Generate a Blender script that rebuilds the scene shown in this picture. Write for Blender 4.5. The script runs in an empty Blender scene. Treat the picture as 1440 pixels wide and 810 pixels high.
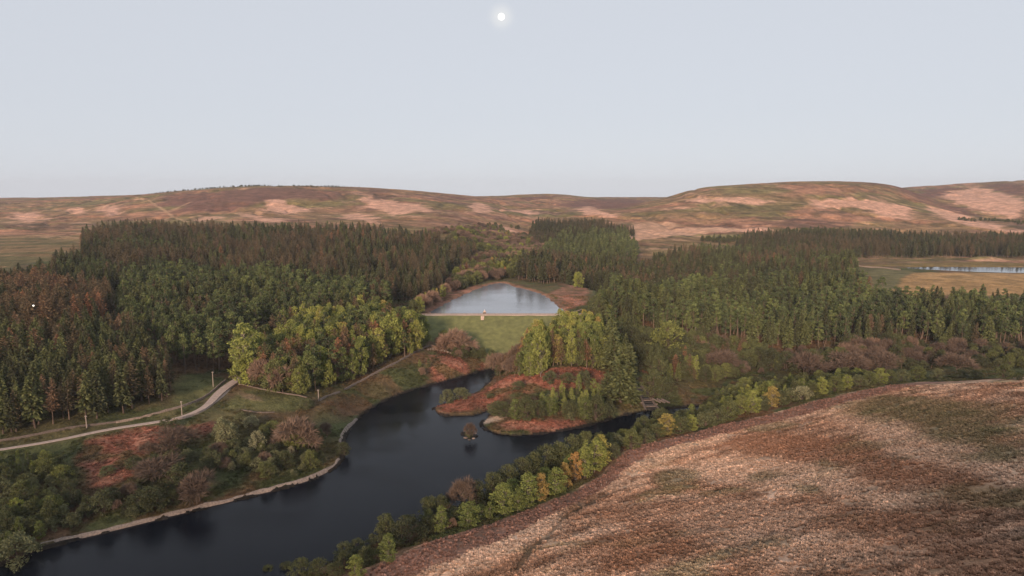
import bpy, math, random
import numpy as np
rng = np.random.default_rng(7)
random.seed(7)
S = bpy.context.scene
COL = S.collection
F, CU, CV, CAMZ, PITCH = 960.0, 720.0, 405.0, 105.0, math.radians(8)
cP, sP = math.cos(PITCH), math.sin(PITCH)

# ---------------------------------------------------------------- camera model of the survey
def ray(u, v):
    dx = (np.asarray(u, float)-CU)/F; dy = (np.asarray(v, float)-CV)/F
    return dx, cP-dy*sP, -sP-dy*cP
def at_z(u, v, z):
    dx, dy, dz = ray(u, v); t = (z-CAMZ)/dz
    return np.stack([dx*t, dy*t, np.broadcast_to(z, t.shape)*1.0], -1)
def at_y(u, v, y):
    dx, dy, dz = ray(u, v); t = y/dy
    return np.stack([dx*t, dy*t, CAMZ+dz*t], -1)
def project(x, y, z):
    dep = y*cP-(z-CAMZ)*sP; up = y*sP+(z-CAMZ)*cP
    dep_ = np.where(dep < 1, 1, dep)
    return CU+F*x/dep_, CV-F*up/dep_, dep

# ---------------------------------------------------------------- noise
def _hash(ix, iy, seed):
    n = (ix.astype(np.int64)*374761393+iy.astype(np.int64)*668265263+seed*1442695041) & 0xFFFFFFFF
    n = ((n ^ (n >> 13))*1274126177) & 0xFFFFFFFF
    n = ((n ^ (n >> 16))*2246822519) & 0xFFFFFFFF
    return ((n ^ (n >> 15)) & 0xFFFFFF)/float(0xFFFFFF)
def vnoise(x, y, seed=0):
    ix = np.floor(x); iy = np.floor(y); fx = x-ix; fy = y-iy
    fx = fx*fx*(3-2*fx); fy = fy*fy*(3-2*fy)
    a = _hash(ix, iy, seed); b = _hash(ix+1, iy, seed); c = _hash(ix, iy+1, seed); d = _hash(ix+1, iy+1, seed)
    return (a*(1-fx)+b*fx)*(1-fy)+(c*(1-fx)+d*fx)*fy
def fbm(x, y, scale, octaves=4, seed=0, gain=.5):
    s = 0; amp = 1; tot = 0; f = 1/scale
    for o in range(octaves):
        c, sn = math.cos(o*1.3+.4), math.sin(o*1.3+.4)
        s = s+amp*vnoise((x*c-y*sn)*f+o*17.3, (x*sn+y*c)*f-o*9.1, seed+o*31); tot += amp; amp *= gain; f *= 2.03
    return s/tot          # 0..1
def sstep(a, b, x):
    t = np.clip((x-a)/(b-a), 0, 1); return t*t*(3-2*t)

# ---------------------------------------------------------------- distances
def seg_dist(P, A, B):
    d = B-A; L = max(d@d, 1e-9)
    t = np.clip(((P-A)@d)/L, 0, 1)
    return np.hypot(P[:, 0]-A[0]-t*d[0], P[:, 1]-A[1]-t*d[1]), t
def poly_sd(P, poly):          # signed distance, negative inside
    n = len(poly); dm = np.full(len(P), 1e9); ins = np.zeros(len(P), bool)
    for i in range(n):
        A = poly[i]; B = poly[(i+1) % n]
        dm = np.minimum(dm, seg_dist(P, A, B)[0])
        if A[1] != B[1]:
            c = (A[1] > P[:, 1]) != (B[1] > P[:, 1])
            xx = (B[0]-A[0])*(P[:, 1]-A[1])/(B[1]-A[1])+A[0]
            ins ^= c & (P[:, 0] < xx)
    return np.where(ins, -dm, dm)
def poly_sd_near(P, poly, reach=40.0):      # the same, far points skipped
    lo = poly.min(0)-reach; hi = poly.max(0)+reach
    m = (P[:, 0] > lo[0]) & (P[:, 0] < hi[0]) & (P[:, 1] > lo[1]) & (P[:, 1] < hi[1])
    out = np.full(len(P), reach)
    if m.any(): out[m] = np.minimum(poly_sd(P[m], poly), reach)
    return out
def line_d_near(P, line, reach=30.0):
    lo = line.min(0)[:2]-reach; hi = line.max(0)[:2]+reach
    m = np.where((P[:, 0] > lo[0]) & (P[:, 0] < hi[0]) & (P[:, 1] > lo[1]) & (P[:, 1] < hi[1]))[0]
    out = np.full(len(P), reach); zz = np.zeros(len(P))
    if len(m):
        Q = P[m]; best = np.full(len(m), reach); bz = np.zeros(len(m))
        for i in range(len(line)-1):
            d, t = seg_dist(Q, line[i, :2], line[i+1, :2])
            k = d < best
            best[k] = d[k]
            if line.shape[1] > 2: bz[k] = line[i, 2]+t[k]*(line[i+1, 2]-line[i, 2])
        out[m] = best; zz[m] = bz
    return out, zz
def smooth_closed(p, it=2):
    p = np.asarray(p, float)
    for _ in range(it):
        q = np.roll(p, -1, 0); p = np.stack([p*.75+q*.25, p*.25+q*.75], 1).reshape(-1, p.shape[1])
    return p
def smooth_open(p, it=2):
    p = np.asarray(p, float)
    for _ in range(it):
        a = p[:-1]*.75+p[1:]*.25; b = p[:-1]*.25+p[1:]*.75
        p = np.concatenate([p[:1], np.stack([a, b], 1).reshape(-1, p.shape[1]), p[-1:]])
    return p

# ---------------------------------------------------------------- heights: thin-plate surface through survey points
Zp = [  # (u, v, z)
 (65,772,.6),(250,724,.6),(430,680,.6),(480,640,.6),(530,567,.6),(620,538,.6),(690,518,.6),
 (0,830,.8),(-300,800,1),(-600,700,4),
 (230,700,3),(60,720,3),(380,650,3),(420,600,4.5),(480,590,4),(560,535,5),(620,515,6),(660,505,5),(600,490,10),(540,520,8.5),
 (170,640,6),(0,632,8),(170,600,8.5),(250,588,9),(330,540,10.5),(60,600,9.5),(240,550,13),(270,540,12),(420,560,9.5),(360,575,8),(-300,650,8),(-600,620,9),
 (690,497,2.6),(730,500,2.6),
 (612,578,1.2),(650,566,2.2),(690,560,3),(760,606,1.5),(840,595,1.5),(700,590,1.2),
 (720,552,6),(780,540,8.5),(830,540,8),(790,515,13),(740,515,10),(850,520,9),(870,560,4),(800,572,3.5),
 (940,572,1),(985,570,1),(905,548,4),(900,520,7),(960,540,5),(1040,545,3),
 # field
 (520,800,4.5),(430,830,4.5),(600,765,4.5),(700,735,5.5),(800,695,6.5),(850,665,7),(870,640,7),(900,625,7),(960,612,8.5),(1080,583,12),(1240,543,19),(1440,530,25),(1700,528,30),(2200,528,36),
 (1440,810,41),(1200,810,34),(1000,810,26),(800,810,16),(650,810,8.5),(1440,650,35),(1200,650,24),(1000,650,12.5),(1440,580,30),(1200,580,19),(1700,700,46),(900,720,14),(1100,720,24),(2200,700,60),
]
Yp = [  # (u, v, y distance)
 (480,755,205),(560,735,222),(700,676,245),(780,650,262),(880,608,305),(985,578,352),
 (1060,548,375),(1160,520,400),(1200,490,425),(1000,495,415),(900,500,410),(1440,490,425),(1440,510,395),(1290,512,395),(1700,495,425),(2200,500,420),
 (880,470,450),(860,440,480),(845,425,530),(1000,440,520),(1200,440,520),(1440,440,520),(1700,440,520),
 (1100,415,590),(1440,398,620),(1300,398,620),(1240,400,615),(1215,378,740),(1440,385,690),(1440,374,760),(1440,366,842),(1250,366,842),(1700,372,800),(2200,380,800),
 (900,415,640),(1000,400,680),(1100,385,720),(800,413,640),(860,395,730),(950,372,840),(1050,365,900),
 (1440,335,1080),(1200,335,1080),(1000,338,1090),(900,338,1090),(960,325,1230),(1100,320,1200),(1300,325,1200),(1440,322,1200),(1700,330,1150),
 (1040,300,1380),(1200,300,1380),(1340,310,1330),(1440,300,1500),(950,300,1400),
 (955,270,1750),(985,262.5,1720),(1030,260,1700),(1080,259.5,1690),(1130,259,1690),(1180,259.5,1700),(1230,260.5,1740),(1260,262,1800),(905,288,1650),(930,279,1750),(1000,275,1560),(1080,275,1540),(1180,276,1540),(1240,280,1560),
 (1330,292,1650),(1360,280,1750),(1400,310,1420),(1300,280,1850),
 (1280,263,2500),(1350,259,2450),(1440,254,2400),(1700,252,2300),(2200,255,2300),
 (690,497,417),(640,497,417),
 (600,440,470),(590,430,500),(830,440,472),(800,425,520),(640,408,590),(705,395,660),(770,403,620),
 (740,370,770),(755,348,1000),(768,328,1200),(765,305,1480),(700,350,950),(660,380,690),(650,350,860),(800,345,1030),(850,330,1150),(880,315,1300),(820,300,1500),
 (620,300,1250),(680,300,1400),(720,285,1800),(880,285,1850),(800,290,1900),
 (700,277,2600),(745,273,2500),(790,273,2500),(815,278,2700),(880,277,2800),(650,276,2300),
 (560,312,1120),(650,330,930),(560,290,1400),(470,300,1300),(400,295,1320),(300,310,1120),(300,322,980),(200,320,1060),(200,300,1350),(100,300,1500),(0,320,1120),
 (620,273,1850),(560,267,1800),(500,264,1750),(400,263,1720),(340,265,1720),(250,270,1780),(200,275,1850),(100,280,2000),(0,282,2100),(-300,285,2100),(-700,290,2100),
 (50,350,730),(0,336,880),(100,345,760),(0,362,660),(110,375,600),(-300,350,760),(-700,350,760),(-300,320,1120),
 (0,480,362),(100,480,365),(60,590,270),(200,470,410),(350,470,420),(0,430,450),(150,420,500),(300,420,520),(450,430,500),(540,440,480),(560,410,580),
 (300,380,640),(450,380,660),(560,370,720),(150,370,640),(300,345,800),(500,345,830),(600,350,830),
]
Hid = [ # (u, y, z): land that lies out of sight beyond crests, behind and beside
 (200,4000,70),(500,4000,85),(0,4000,60),(800,4500,70),(1000,3500,70),(1200,3500,80),(1400,4500,95),(-500,4000,60),(1900,4500,95),
 (905,1950,58),(960,2150,68),(1020,2250,84),(870,2100,62),(930,1900,72),(985,1950,92),(1060,2050,108),(1180,2100,112),
 (200,9000,40),(600,9000,40),(1000,9000,40),(1400,9000,50),(-500,9000,40),(2000,9000,50),
 (1100,345,5),(1300,350,7),(1440,355,9),(1700,360,10),(2200,360,12),
 (720,40,18),(100,40,10),(1440,40,46),(720,15,26),(100,15,25),(1440,15,45),
 (200,120,0),(500,120,1),(720,120,9),(-200,120,0),(-700,150,6),(1900,90,60),(2400,90,66),
]
pts = [at_z(u, v, z) for u, v, z in Zp]+[at_y(u, v, y) for u, v, y in Yp]
for u, y, z in Hid:
    dep = y*cP+(CAMZ-z)*sP; pts.append(np.array([(u-CU)/F*dep, y, z]))
pts = np.array(pts)
def warp(x, y):
    r = np.hypot(x, y); return np.clip(np.arctan2(x, y), -1.15, 1.15)*1.5, np.log(np.maximum(r, 14))
def tps_fit(p, lam=.0012):
    a, b = warp(p[:, 0], p[:, 1]); n = len(p)
    r2 = (a[:, None]-a)**2+(b[:, None]-b)**2
    K = .5*r2*np.log(r2+1e-12)+lam*np.eye(n)
    Pm = np.stack([np.ones(n), a, b], 1)
    A = np.zeros((n+3, n+3)); A[:n, :n] = K; A[:n, n:] = Pm; A[n:, :n] = Pm.T
    # height relative to distance keeps near and far equally stiff
    s = np.linalg.solve(A, np.concatenate([p[:, 2], np.zeros(3)]))
    return a, b, s
TA, TB, TS = tps_fit(pts)
def base_h(x, y):
    out = np.empty(len(x)); n = len(TA)
    for i in range(0, len(x), 60000):
        a, b = warp(x[i:i+60000], y[i:i+60000])
        r2 = (a[:, None]-TA)**2+(b[:, None]-TB)**2
        out[i:i+60000] = (.5*r2*np.log(r2+1e-12))@TS[:n]+TS[n]+a*TS[n+1]+b*TS[n+2]
    az = np.abs(np.arctan2(x, y)); r = np.hypot(x, y)
    back = 30+95*sstep(60, 420, r)  # unseen ridge added behind the camera, shaped to shade the valley foreground
    return out+(back-out)*sstep(1.25, 2.3, az)

# ---------------------------------------------------------------- water outlines (photo survey -> world)
def shore(px, z): return smooth_closed(at_z(*np.array(px, float).T, z)[:, :2], 2)
LOW = shore([(-420,880),(-160,836),(0,796),(65,769),(150,749),(250,724),(350,699),(430,679),(468,661),(484,642),(480,628),(486,610),(503,590),(528,569),(570,551),(620,537.5),(660,527),(686,519),(697,520),(694,530),(686,541),
  (669,553),(655,557),(628,569),(610,573),(610,579),(618,584),(640,586),(670,585),(691,576),(695,577),(684,588),(676,597),(682,604),(700,612),(730,613.5),(765,610),(800,604),(826,599),(851,592),(870,586),(890,581),(912,578),(940,574.5),(985,571),(1015,568),
  (1010,578),(960,590),(905,606),(870,622),(830,640),(780,662),(720,684),(640,716),(560,748),(490,782),(420,812),(330,850),(250,900),(60,1000),(-400,1000)], 0)
ISL = shore([(650,612),(653,606),(660,604),(667,607),(670,613),(663,618),(655,617)], 0)
UZ = 20.0
UP = shore([(604,439.5),(607,436),(622,429),(645,417),(668,407),(690,399.5),(703,397.2),(712,398.5),(722,402.5),(738,406.5),(752,409.5),(765,415),(775,422),(784,429),(793,437),(797,446),(797,452),(604,452)], UZ)
UP[:, 1] = np.maximum(UP[:, 1], 462.6)
RZ = 22.0
RES = shore([(1268,376.6),(1290,375.4),(1330,374.8),(1400,375.6),(1480,375.6),(1700,376),(1700,385),(1440,384.4),(1380,383.2),(1330,381.0),(1288,378.6)], RZ)
CREST_Y, CREST_Z = 458.0, 21.6
PATH_PX = [(-120,652),(0,632),(80,618),(150,605),(215,594.5),(250,588.5),(275,580),(292,570.5),(306,557),(316,547),(326,538.5),(336,531)]

def relief(x, y):
    r = np.hypot(x, y); far = sstep(850, 1500, r)
    h = (fbm(x, y, 220, 5, 3, .5)-.5)*9*far
    g = fbm(x*.9+y*.35, y*.5-x*.2, 120, 4, 11)
    h -= np.maximum(0, .06-np.abs(g-.5))*75*far      # shallow gullies
    h += (fbm(x, y, 45, 3, 5)-.5)*2.2*sstep(120, 400, r)*(1-far*.5)
    h += (fbm(x, y, 9, 3, 8)-.5)*.7*sstep(60, 140, r)
    return h
def H0(x, y, lean=False):
    P = np.stack([x, y], 1)
    h = base_h(x, y)+relief(x, y)
    # lower lake with its islet
    d = poly_sd_near(P, LOW, 60); di = poly_sd_near(P, ISL, 20)
    d = np.where(di < 19, np.maximum(d, -di), d)
    wob = (fbm(x, y, 4.5, 2, 21)-.5)*1.1
    out = np.maximum(h, .5)
    k = sstep(0, 14, d)
    bank = np.minimum(.95, .45+np.maximum(d+wob, 0)*.55)
    out = bank+(out-bank)*k
    h = np.where(d+wob > 0, out, np.maximum(-3, (d+wob)*.5))
    isl = di < 0
    h = np.where(isl, .3+np.minimum(-di, 2.5)*.55, h)
    hm = at_y(1383, 369, 838.0); h = h+4.5*np.exp(-((x-hm[0])/26)**2-((y-hm[1])/14)**2)
    # land below the dam
    nearx = (x > -75) & (x < 75)
    dam = nearx & (y < CREST_Y+2) & (y > 380)
    face = CREST_Z-1.2-(CREST_Y-y)/2.4
    h = np.where(dam, np.minimum(h, np.maximum(face, np.where(y > 424, -1e3, h))), h)
    h = np.where(dam & (y > 424), np.minimum(h, np.maximum(face, 2.4)), h)
    # upper reservoir
    d = poly_sd_near(P, UP, 60)
    up = (y > CREST_Y+1)
    wob = (fbm(x, y, 6, 2, 22)-.5)*1.4
    out = np.maximum(h, UZ+.4); k = sstep(0, 16, d); bank = UZ+np.minimum(1.3, .35+np.maximum(d, 0)*.3)
    out = bank+(out-bank)*k
    hu = np.where(d+wob > 0, out, UZ+np.maximum(-3, (d+wob)*.4))
    h = np.where(up & (d < 50), hu, h)
    # reservoir on the shelf
    d = poly_sd_near(P, RES, 70)
    out = np.maximum(h, RZ+.4); k = sstep(0, 25, d); bank = RZ+np.minimum(1.2, .3+np.maximum(d, 0)*.12)
    out = bank+(out-bank)*k
    h = np.where(d > 0, np.where(d < 60, out, h), RZ+np.maximum(-3, d*.3))
    return h
def march(px, HF, ymax=2600):
    px = np.array(px, float); n = len(px)
    dx, dy, dz = ray(px[:, 0], px[:, 1])
    ys = np.geomspace(60, ymax, 700)
    t = ys[None, :]/dy[:, None]
    X = dx[:, None]*t; Y = np.broadcast_to(ys, X.shape); Z = CAMZ+dz[:, None]*t
    h = HF(X.ravel(), Y.ravel().copy()).reshape(X.shape)
    below = Z < h; i = np.argmax(below, 1); i = np.where(below.any(1), np.maximum(i, 1), len(ys)-1)
    r = np.arange(n); a = (Z-h)[r, i-1]; b = (Z-h)[r, i]
    f = np.clip(a/(a-b+1e-9), 0, 1)
    yy = ys[i-1]+(ys[i]-ys[i-1])*f; tt = yy/dy
    out = np.stack([dx*tt, yy, np.zeros(n)], 1); out[:, 2] = HF(out[:, 0], out[:, 1])
    return out
road_w = march(PATH_PX, H0, 600)
road_w[:, 2] = np.convolve(np.pad(road_w[:, 2], 2, 'edge'), np.ones(5)/5, 'valid')
ROAD = smooth_open(road_w, 3)
DITCH = smooth_open(march([(858,693),(838,702),(815,716),(797,724),(786,738),(766,756),(742,776),(728,800)], H0, 500), 2)
def H(x, y):
    h = H0(x, y); P = np.stack([x, y], 1)
    d, z = line_d_near(P, ROAD, 14)
    h = z+(h-z)*sstep(2.6, 8, d)
    d, _ = line_d_near(P, DITCH, 6)
    h = h-.45*(1-sstep(.2, 1.4, d))
    return h
def ground(px, ymax=2600): return march(px, H, ymax)
def gpoly(px, ymax=2600, it=1): return smooth_closed(ground(px, ymax)[:, :2], it)
def uy(lst):                     # (u, distance) pairs -> plan outline
    a = np.array(lst, float); y = a[:, 1]; x = (a[:, 0]-CU)/F*y
    for _ in range(4):
        dep = y*cP+(CAMZ-H0(x, y))*sP; x = (a[:, 0]-CU)/F*dep
    return np.stack([x, y], 1)

# ================================================================ materials
def new_mat(name):
    m = bpy.data.materials.new(name); m.use_nodes = True
    nt = m.node_tree; nt.nodes.clear()
    out = nt.nodes.new('ShaderNodeOutputMaterial')
    return m, nt, out
def nd(nt, t, **kw):
    n = nt.nodes.new(t)
    for k, v in kw.items():
        if k in n.inputs and not hasattr(n, k): n.inputs[k].default_value = v
        else: setattr(n, k, v)
    return n
def lk(nt, a, b): nt.links.new(a, b)
def ramp(nt, fac, stops, interp='LINEAR'):
    r = nt.nodes.new('ShaderNodeValToRGB'); r.color_ramp.interpolation = interp
    el = r.color_ramp.elements
    while len(el) < len(stops): el.new(.5)
    for e, (p, c) in zip(el, stops): e.position = p; e.color = (*c, 1)
    lk(nt, fac, r.inputs[0]); return r
def mul_rgb(nt, a, b, fac=1.0, mode='MULTIPLY'):
    m = nt.nodes.new('ShaderNodeMix'); m.data_type = 'RGBA'; m.blend_type = mode
    m.inputs[0].default_value = fac
    lk(nt, a, m.inputs[6])
    if hasattr(b, 'is_linked'): lk(nt, b, m.inputs[7])
    else: m.inputs[7].default_value = (*b, 1)
    return m.outputs[2]
def noise(nt, vec, scale, detail=4, rough=.55):
    n = nt.nodes.new('ShaderNodeTexNoise'); n.inputs['Scale'].default_value = scale
    n.inputs['Detail'].default_value = detail; n.inputs['Roughness'].default_value = rough
    if vec is not None: lk(nt, vec, n.inputs['Vector'])
    return n
def plain_mat(name, col, rough=.85, var=.25, scale=2.0, bump=.0, metal=0.0):
    m, nt, out = new_mat(name)
    p = nd(nt, 'ShaderNodeBsdfPrincipled'); p.inputs['Roughness'].default_value = rough
    p.inputs['Metallic'].default_value = metal
    tc = nd(nt, 'ShaderNodeTexCoord'); n = noise(nt, tc.outputs['Object'], scale, 5)
    r = ramp(nt, n.outputs['Fac'], [(.25, [c*(1-var) for c in col]), (.75, [min(1, c*(1+var)) for c in col])])
    lk(nt, r.outputs[0], p.inputs['Base Color'])
    if bump:
        b = nd(nt, 'ShaderNodeBump'); b.inputs['Distance'].default_value = bump
        lk(nt, n.outputs['Fac'], b.inputs['Height']); lk(nt, b.outputs[0], p.inputs['Normal'])
    lk(nt, p.outputs[0], out.inputs[0]); return m

# ---------------------------------------------------------------- mesh helpers
def mesh_np(name, V, Fq, tri=False, smooth=False):
    me = bpy.data.meshes.new(name); V = np.ascontiguousarray(V, np.float32); Fq = np.ascontiguousarray(Fq, np.int32)
    k = Fq.shape[1]
    me.vertices.add(len(V)); me.vertices.foreach_set('co', V.ravel())
    me.loops.add(Fq.size); me.loops.foreach_set('vertex_index', Fq.ravel())
    me.polygons.add(len(Fq)); me.polygons.foreach_set('loop_start', np.arange(0, Fq.size, k, dtype=np.int32))
    me.polygons.foreach_set('loop_total', np.full(len(Fq), k, np.int32))
    if smooth: me.polygons.foreach_set('use_smooth', np.ones(len(Fq), bool))
    me.update(calc_edges=True); return me
def link(name, me, mats=(), parent=None):
    o = bpy.data.objects.new(name, me); COL.objects.link(o)
    for m in mats: me.materials.append(m)
    if parent: o.parent = parent
    return o
def tag(o, label=None, cat=None, group=None, kind=None):
    for k, v in (('label', label), ('category', cat), ('group', group), ('kind', kind)):
        if v: o[k] = v
    return o
def empty(name, loc, label, cat, group=None, rz=0):
    o = bpy.data.objects.new(name, None); COL.objects.link(o); o.location = loc; o.rotation_euler = (0, 0, rz)
    o.empty_display_size = .5
    return tag(o, label, cat, group)

# ================================================================ ground: one sheet, fine in the valley, out to the horizon
az = np.concatenate([np.linspace(-180, -60, 41)[:-1], np.linspace(-60, -47, 40)[:-1], np.linspace(-47, 47, 800)[:-1], np.linspace(47, 60, 40)[:-1], np.linspace(60, 180, 41)[:-1]])
az = np.radians(az)
rr = np.concatenate([np.geomspace(12, 100, 50)[:-1], np.geomspace(100, 2600, 850)[:-1], np.geomspace(2600, 9500, 40)])
A, R = np.meshgrid(az, rr, indexing='ij')
GX = (R*np.sin(A)).ravel(); GY = (R*np.cos(A)).ravel()
GZ = H(GX, GY)
na, nr = len(az), len(rr)
ii = np.arange(na)[:, None]; jj = np.arange(nr-1)[None, :]; i2 = (ii+1) % na
Q = np.stack([ii*nr+jj, ii*nr+jj+1, i2*nr+jj+1, i2*nr+jj], -1).reshape(-1, 4)[:, ::-1]
P2 = np.stack([GX, GY], 1)
ni = len(GX)

# ---- cover classes, as plan outlines on the ground
FIELD = gpoly([(430,840),(470,815),(520,798),(600,764),(700,734),(800,694),(850,666),(870,641),(900,626),(960,613),(1010,598),(1080,584),(1160,561),(1240,544.5),(1290,537),(1440,532)], 600, 1)
edge_line = FIELD.copy()
FIELD_POLY = np.concatenate([ground([(400,860),(470,815),(520,798),(600,764),(700,734),(800,694),(850,666),(870,641),(900,626),(960,613),(1010,598),(1080,584),(1160,561),(1240,544.5),(1290,537)], 600)[:, :2],
    uy([(1400,298),(1700,300),(2300,310)]), np.array([[500, 60], [420, -150], [-60, -120], [-60, 90]])])
STRIP = ground([(440,822),(520,796),(600,764),(700,734),(800,694),(850,666),(870,641),(900,626),(960,613),(1010,598),(1080,584),(1160,561),(1240,544.5),(1290,537)], 600)
STRIP_POLY = gpoly([(430,850),(470,815),(520,798),(600,764),(700,734),(800,694),(850,666),(870,641),(900,626),(960,613),(1010,598),(1080,584),(1160,561),(1240,544.5),(1300,536.5),(1340,536),(1290,545),(1240,554),(1180,570),(1100,592),(1040,606),(970,623),(912,637),(882,662),(842,692),(790,716),(740,744),(680,769),(620,794),(560,818),(520,850)], 600, 2)
def c3(*c): return np.array(c, float)
def mixc(C, c, w):
    w = np.clip(w, 0, 1)[:, None]; return C*(1-w)+np.asarray(c)*w
def region(P, px, ymax=2600, soft=3.0, wob=0., ws=20., seed=0, poly=None, it=1):
    poly = gpoly(px, ymax, it) if poly is None else poly
    d = poly_sd_near(P, poly, 60.0+soft+wob)
    k = np.abs(d) < soft+wob+1
    if wob and k.any(): d[k] = d[k]+(fbm(P[k, 0], P[k, 1], ws, 4, seed)-.5)*2*wob
    return 1-sstep(-soft, soft, d)

RED1 = gpoly([(608,497),(640,492),(672,503),(683,515),(655,526),(620,537),(604,528),(612,512)])
RED2 = gpoly([(104,640),(130,612),(200,603),(255,598),(250,618),(205,640),(190,662),(140,685),(115,668)])
RED3 = gpoly([(262,612),(270,598),(298,597),(296,612)])
RED4 = gpoly([(612,579),(628,567),(650,558),(668,556),(690,543),(715,527),(740,528),(772,520),(850,517),(858,540),(845,550),(800,542),(760,548),(730,552),(705,556),(690,570),(660,583)])
RED5 = gpoly([(684,602),(700,592),(745,589),(800,590),(825,594),(815,602),(760,611),(705,611)])
RED6 = gpoly([(772,410),(800,402),(832,406),(826,428),(800,437),(788,424)], 900)
RED7 = gpoly([(600,436),(615,420),(640,408),(660,403),(690,399),(668,408),(640,420),(622,430),(606,440)], 900)
RED8 = gpoly([(1024,552),(1033,535),(1055,537),(1050,550)])
RED9 = gpoly([(905,530),(930,512),(960,507),(985,512),(960,530)])
BRACKEN = [RED1, RED2, RED3, RED4, RED5, RED8, RED9]
GRASS_L = [gpoly([(240,560),(236,540),(262,525),(300,532),(310,545),(292,560),(262,574)]), gpoly([(335,545),(360,547),(430,560),(440,572),(400,582),(340,578),(318,570)]), gpoly([(0,480),(60,476),(105,478),(100,490),(30,492),(0,500)])]
PALE_L = gpoly([(330,551),(345,550),(372,560),(365,566),(338,560)])
PASTURE = gpoly([(-60,337),(0,334.5),(70,334.5),(105,338),(112,350),(80,360),(40,372),(-60,385)])
RES_GRASS = gpoly([(1200,374),(1235,374.5),(1262,379.5),(1290,382),(1268,392),(1254,414),(1225,412),(1205,388)], 900)
RES_BANK = gpoly([(1252,416),(1268,391),(1290,382),(1360,383.6),(1440,385),(1600,386),(1600,415),(1440,415),(1350,416)], 900)
RES_FAR = gpoly([(1205,373.5),(1235,372),(1300,369),(1345,369),(1385,366.5),(1420,370),(1500,370),(1500,375),(1400,375),(1300,375),(1215,376)], 950)
PALE_FIELD = gpoly([(866,336),(880,327),(940,322),(1040,320),(1050,326),(990,329),(930,334),(880,341)], 1500)
PALE_FIELD2 = gpoly([(878,326),(890,314),(935,311),(960,318),(935,322)], 1600)
RES_GREEN2 = gpoly([(985,331),(1010,328),(1040,331),(1030,338),(1000,338)], 1500)
MOOR_PALE = [gpoly(p, 2600, 1) for p in [
  [(368,290),(385,280),(408,285),(432,296),(425,299),(375,298)], [(270,308),(290,303),(310,306),(300,312)], [(336,305),(350,301),(392,308),(400,313),(370,313)],
  [(10,302),(25,298),(55,300),(65,307),(40,313),(18,309)], [(92,296),(115,290),(126,300),(110,304)], [(135,290),(168,286),(170,300),(150,303)],
  [(503,276),(530,278),(560,285),(612,292),(605,300),(585,295),(560,305),(530,296),(510,288)], [(482,302),(510,300),(535,308),(525,314),(495,309)],
  [(1140,290),(1155,281),(1185,280),(1240,283),(1285,293),(1278,307),(1250,306),(1222,296),(1190,292)], [(1300,290),(1330,293),(1372,305),(1400,320),(1440,324),(1440,330),(1395,326),(1350,315),(1315,303)],
  [(1316,276),(1340,270),(1372,263),(1400,268),(1440,282),(1440,312),(1400,300),(1370,292),(1345,286)], [(975,278),(1010,277),(1090,283),(1085,289),(1020,285),(980,284)],
  [(655,287),(672,284),(700,292),(690,300),(668,300)], [(715,297),(748,293),(755,299),(745,306),(735,300)], [(700,318),(720,322),(745,335),(738,337),(712,330)], [(810,297),(826,289),(842,296),(870,303),(860,306),(825,302)], [(1000,320),(1090,321),(1100,325),(1000,326)]]]
HEATHER = [gpoly(p, 2600, 1) for p in [
  [(205,277),(280,272),(340,267),(470,266),(480,275),(440,282),(380,280),(340,292),(280,300),(240,291)], [(1232,263),(1320,262),(1360,265),(1330,275),(1310,282),(1270,272)], [(790,281),(880,279),(905,282),(900,292),(850,295),(800,290)],
  [(1320,285),(1345,290),(1380,302),(1440,313),(1440,320),(1400,310),(1360,303),(1330,296)], [(640,276),(780,274),(790,277),(700,280),(640,280)], [(1380,260),(1440,257),(1440,280),(1400,270)]]]
FIELD_GREEN = [(gpoly([(1175,575),(1205,557),(1260,556),(1320,560),(1400,572),(1440,580),(1440,640),(1400,645),(1330,622),(1240,592)], 600), 14, .62), (gpoly([(915,672),(945,658),(985,662),(978,682),(930,688)], 500), 4, .5),
   (gpoly([(1040,668),(1085,660),(1100,672),(1060,682)], 500), 4, .45), (gpoly([(1110,684),(1150,682),(1170,694),(1130,700)], 500), 3, .5), (gpoly([(1140,652),(1160,645),(1180,655),(1155,660)], 500), 3, .45),
   (gpoly([(1020,600),(1100,592),(1130,600),(1060,612)], 500), 3, .4), (gpoly([(1280,690),(1380,680),(1440,690),(1440,720),(1340,715)], 500), 6, .4)]
FIELD_STRAW = [(gpoly([(600,808),(640,785),(720,745),(790,715),(810,730),(740,770),(680,808)], 500), 4, .8), (gpoly([(870,660),(905,632),(1010,605),(1040,615),(960,640),(900,668)], 500), 4, .75),
   (gpoly([(1160,576),(1200,585),(1300,610),(1400,640),(1440,660),(1440,680),(1300,650),(1220,610),(1170,592)], 500), 7, .55), (gpoly([(960,650),(1040,640),(1150,650),(1260,690),(1300,720),(1200,700),(1080,680),(980,680)], 500), 6, .6),
   (gpoly([(950,720),(1080,700),(1150,730),(1080,770),(950,770)], 500), 6, .35), (gpoly([(1060,770),(1200,740),(1260,790),(1100,815)], 500), 6, .4)]
FIELD_RUST = [(gpoly([(960,625),(1060,610),(1160,615),(1300,650),(1440,690),(1440,730),(1300,700),(1160,650),(1040,632)], 500), 7, .75), (gpoly([(840,740),(960,690),(1100,705),(1280,720),(1440,750),(1440,830),(1200,740),(960,770),(800,830)], 500), 10, .6)]

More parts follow.
